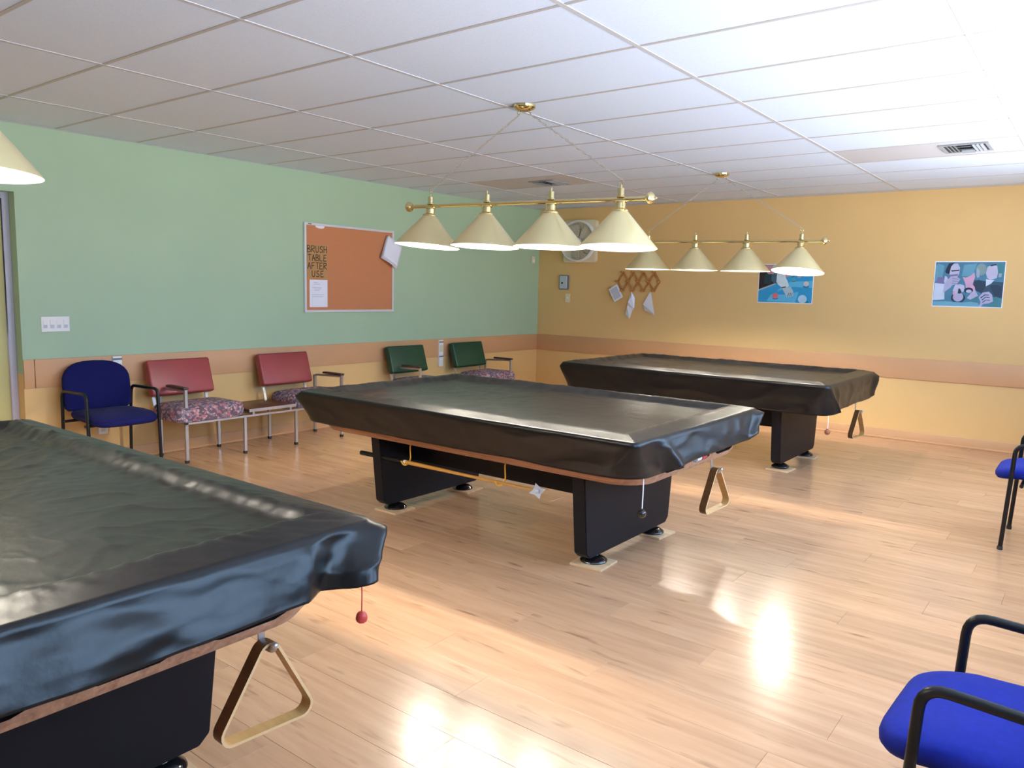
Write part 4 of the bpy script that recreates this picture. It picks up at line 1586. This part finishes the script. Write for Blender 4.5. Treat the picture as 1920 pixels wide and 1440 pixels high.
def poster(x0, x1, z0, z1, base, shapes, label):
    e = empty('poster', (x0, 0, z0), label=label, cat='poster', group='unframed posters on the yellow wall')
    w_, h_ = x1 - x0, z1 - z0
    m = MB()
    m.box(0, w_, -0.003, 0, 0, h_)
    m.build('sheet', 'paper', e, smooth=0)
    names = []
    m = MB()
    for k, (nm, pts) in enumerate([(base, [(0.012, 0.018), (0.988, 0.018), (0.988, 0.982), (0.012, 0.982)])] + shapes):
        if nm not in names:
            names.append(nm)
        m.mi = names.index(nm)
        pts = [(min(max(u, 0.012), 0.988) * w_, min(max(v, 0.018), 0.982) * h_) for u, v in pts]
        d_ = 0.0031 + 0.00005 * k
        m._add([(u, -d_, v) for u, v in pts], [tuple(range(len(pts)))])
    m.build('print', names, e, smooth=0, weld=0)


for nm, col in (('cyan', (44, 152, 204)), ('cyan2', (92, 184, 222)), ('teal', (24, 118, 160)), ('ink', (16, 26, 36)), ('dkteal', (22, 58, 66)), ('pinkskin', (190, 140, 146)), ('iceblue', (150, 198, 214)),
                ('sleeve', (206, 222, 230)), ('hand', (176, 196, 208)), ('redball', (216, 112, 116)), ('cueball', (176, 214, 234)), ('pinkball', (206, 196, 200)), ('greenball', (90, 158, 160)), ('lilac', (154, 150, 204)),
                ('edge', (160, 178, 186)), ('bluegrey', (66, 92, 112)),
                ('p2bg', (70, 126, 156)), ('p2bg2', (98, 156, 182)), ('p2dark', (22, 40, 66)), ('p2face', (186, 186, 214)), ('p2face2', (150, 168, 190)), ('p2pink', (200, 158, 190)), ('p2shirt', (196, 208, 230)),
                ('p2purple', (118, 112, 160)), ('p2jacket', (44, 78, 100)), ('p2jacket2', (30, 56, 82)), ('p2grey', (122, 150, 152)), ('p2table', (108, 166, 192)), ('p2teal', (62, 128, 140)), ('p2hand', (172, 170, 204))):
    pm(nm, col)

poster(3.102, 3.716, 1.386, 1.822, 'cyan', [
    ('cyan2', [(.35, .30), (.65, .42), (1, .40), (1, .58), (.6, .55), (.5, .5)]),
    ('cyan2', [(.18, .05), (.7, .02), (.75, .30), (.5, .22), (.25, .22)]),
    ('ink', [(0, .34), (.08, .37), (.30, .50), (.36, .62), (.36, 1), (0, 1)]),
    ('dkteal', [(.10, .50), (.22, .48), (.28, .60), (.22, .80), (.12, .74)]),
    ('edge', [(0, .30), (.30, .465), (.34, .50), (.32, .515), (0, .345)]),
    ('pinkskin', [(.10, .86), (.18, .74), (.28, .74), (.34, 1), (.12, 1)]),
    ('pinkskin', [(.50, .66), (.60, .70), (.78, .80), (.72, 1), (.36, 1), (.40, .80)]),
    ('iceblue', ell(.32, .88, .075, .12)),
    ('teal', [(.60, .66), (.82, .76), (1, .74), (1, 1), (.75, 1), (.70, .82)]),
    ('bluegrey', [(.24, .74), (.36, .76), (.40, .52), (.30, .50), (.24, .58)]),
    ('sleeve', [(.34, .76), (.49, .77), (.50, .66), (.545, .55), (.57, .44), (.52, .40), (.44, .41), (.38, .46), (.335, .55)]),
    ('ink', [(.43, .40), (.445, .385), (.52, .405), (.515, .43), (.46, .42)]),
    ('hand', [(.45, .39), (.53, .40), (.60, .42), (.645, .34), (.66, .24), (.645, .17), (.625, .20), (.615, .15), (.595, .19), (.58, .14), (.565, .19), (.545, .14), (.52, .22), (.48, .30)]),
    ('bluegrey', [(.575, .27), (.585, .26), (.56, .17), (.55, .18)]),
    ('bluegrey', [(.605, .27), (.615, .26), (.60, .17), (.59, .18)]),
    ('bluegrey', [(.635, .28), (.643, .27), (.632, .18), (.622, .19)]),
    ('teal', ell(.335, .12, .055, .03)), ('redball', ell(.33, .185, .055, .072)),
    ('teal', ell(.86, .04, .08, .04)), ('cueball', ell(.825, .115, .080, .105)),
    ('teal', ell(.875, .43, .055, .03)), ('pinkball', ell(.875, .50, .048, .064)),
    ('dkteal', ell(.65, .565, .03, .02)), ('greenball', ell(.65, .60, .032, .044)),
    ('lilac', ell(.745, .69, .036, .048)),
], 'blue poster of a hand and balls on a pool table, partly behind a lamp shade')

poster(4.892, 5.498, 1.399, 1.848, 'p2bg', [
    ('p2bg2', [(0, .55), (.12, .60), (.14, .90), (.05, .95), (0, .9)]), ('p2bg2', [(.40, .68), (.55, .66), (.60, .95), (.42, .92)]),
    ('p2purple', [(.02, .50), (.14, .50), (.16, .64), (.06, .66)]),
    ('p2shirt', [(.0, .14), (.18, .16), (.16, .50), (.02, .52)]),
    ('p2dark', [(.155, .78), (.20, .95), (.28, .97), (.33, .90), (.26, .86), (.22, .72), (.17, .74)]),
    ('p2face', [(.22, .72), (.235, .88), (.27, .95), (.33, .95), (.365, .86), (.36, .72), (.32, .62), (.25, .62)]),
    ('p2dark', [(.24, .80), (.36, .815), (.355, .79), (.25, .775)]), ('p2purple', [(.20, .70), (.35, .725), (.34, .68), (.22, .66)]),
    ('p2face', [(.16, .68), (.19, .66), (.22, .56), (.18, .50), (.15, .54)]),
    ('p2hand', [(.15, .30), (.16, .52), (.24, .66), (.31, .68), (.385, .61), (.36, .55), (.34, .50), (.28, .48), (.25, .42), (.20, .36)]),
    ('p2purple', [(.27, .63), (.36, .61), (.36, .60), (.27, .615)]), ('p2purple', [(.27, .575), (.355, .56), (.355, .55), (.27, .56)]), ('p2purple', [(.27, .53), (.34, .515), (.34, .505), (.27, .515)]),
    ('p2jacket', [(.56, .60), (.70, .58), (1, .55), (1, .20), (.85, .24), (.70, .30), (.60, .40)]),
    ('p2jacket2', [(.585, .56), (.64, .60), (.76, .56), (.74, .42), (.70, .32), (.62, .36), (.57, .46)]),
    ('p2jacket2', [(.80, .48), (.90, .50), (1, .44), (1, .22), (.88, .26)]),
    ('p2grey', ell(.665, .82, .075, .13)), ('p2face2', [(.60, .72), (.61, .86), (.645, .80), (.65, .66), (.62, .64)]),
    ('p2teal', [(.86, .90), (.90, .96), (.97, .92), (.985, .72), (.94, .62), (.90, .70), (.90, .84)]),
    ('p2face', [(.735, .74), (.75, .88), (.80, .92), (.88, .90), (.90, .76), (.89, .64), (.80, .60), (.76, .64)]),
    ('p2dark', [(.78, .91), (.86, .945), (.87, .92), (.80, .89)]), ('p2face2', [(.91, .74), (.955, .74), (.95, .66), (.91, .66)]),
    ('p2shirt', [(.745, .62), (.79, .60), (.86, .60), (.82, .52), (.75, .46)]),
    ('p2pink', [(.415, .66), (.46, .645), (.52, .68), (.575, .76), (.59, .66), (.565, .50), (.60, .44), (.61, .36), (.55, .30), (.48, .38), (.46, .52)]),
    ('p2hand', [(.55, .30), (.61, .38), (.66, .24), (.60, .14), (.50, .20)]),
    ('p2teal', [(.50, .12), (.66, .26), (.64, .08), (.54, .04)]),
    ('p2face', [(.29, .36), (.32, .49), (.40, .50), (.45, .47), (.46, .36), (.42, .32), (.40, .40), (.37, .28), (.33, .24)]),
    ('p2jacket2', ell(.375, .20, .105, .11)), ('p2hand', ell(.375, .22, .075, .10)), ('p2pink', [(.29, .32), (.32, .36), (.34, .22), (.32, .18)]),
    ('p2dark', [(.37, .40), (.385, .41), (.42, .33), (.40, .29), (.365, .30)]),
    ('p2dark', ell(.515, .37, .065, .06)), ('p2face', ell(.52, .35, .04, .035)),
    ('p2table', [(0, 0), (.70, 0), (.66, .10), (.55, .12), (.45, .10), (.20, .12), (0, .11)]),
    ('p2teal', [(.82, .02), (1, .02), (1, .20), (.90, .24), (.84, .16)]),
    ('p2hand', [(.665, .22), (.72, .33), (.80, .35), (.85, .28), (.87, .14), (.82, .10), (.74, .08), (.71, .02), (.68, .02), (.70, .12)]),
    ('p2jacket', [(.69, .22), (.75, .29), (.81, .28), (.80, .265), (.755, .27), (.70, .20)]), ('p2jacket', [(.71, .17), (.76, .235), (.82, .23), (.815, .215), (.765, .22), (.72, .155)]), ('p2jacket', [(.72, .12), (.77, .175), (.83, .17), (.825, .155), (.775, .16), (.73, .105)]),
], 'blue grey poster of men at a table on the yellow wall, right of the lamps')
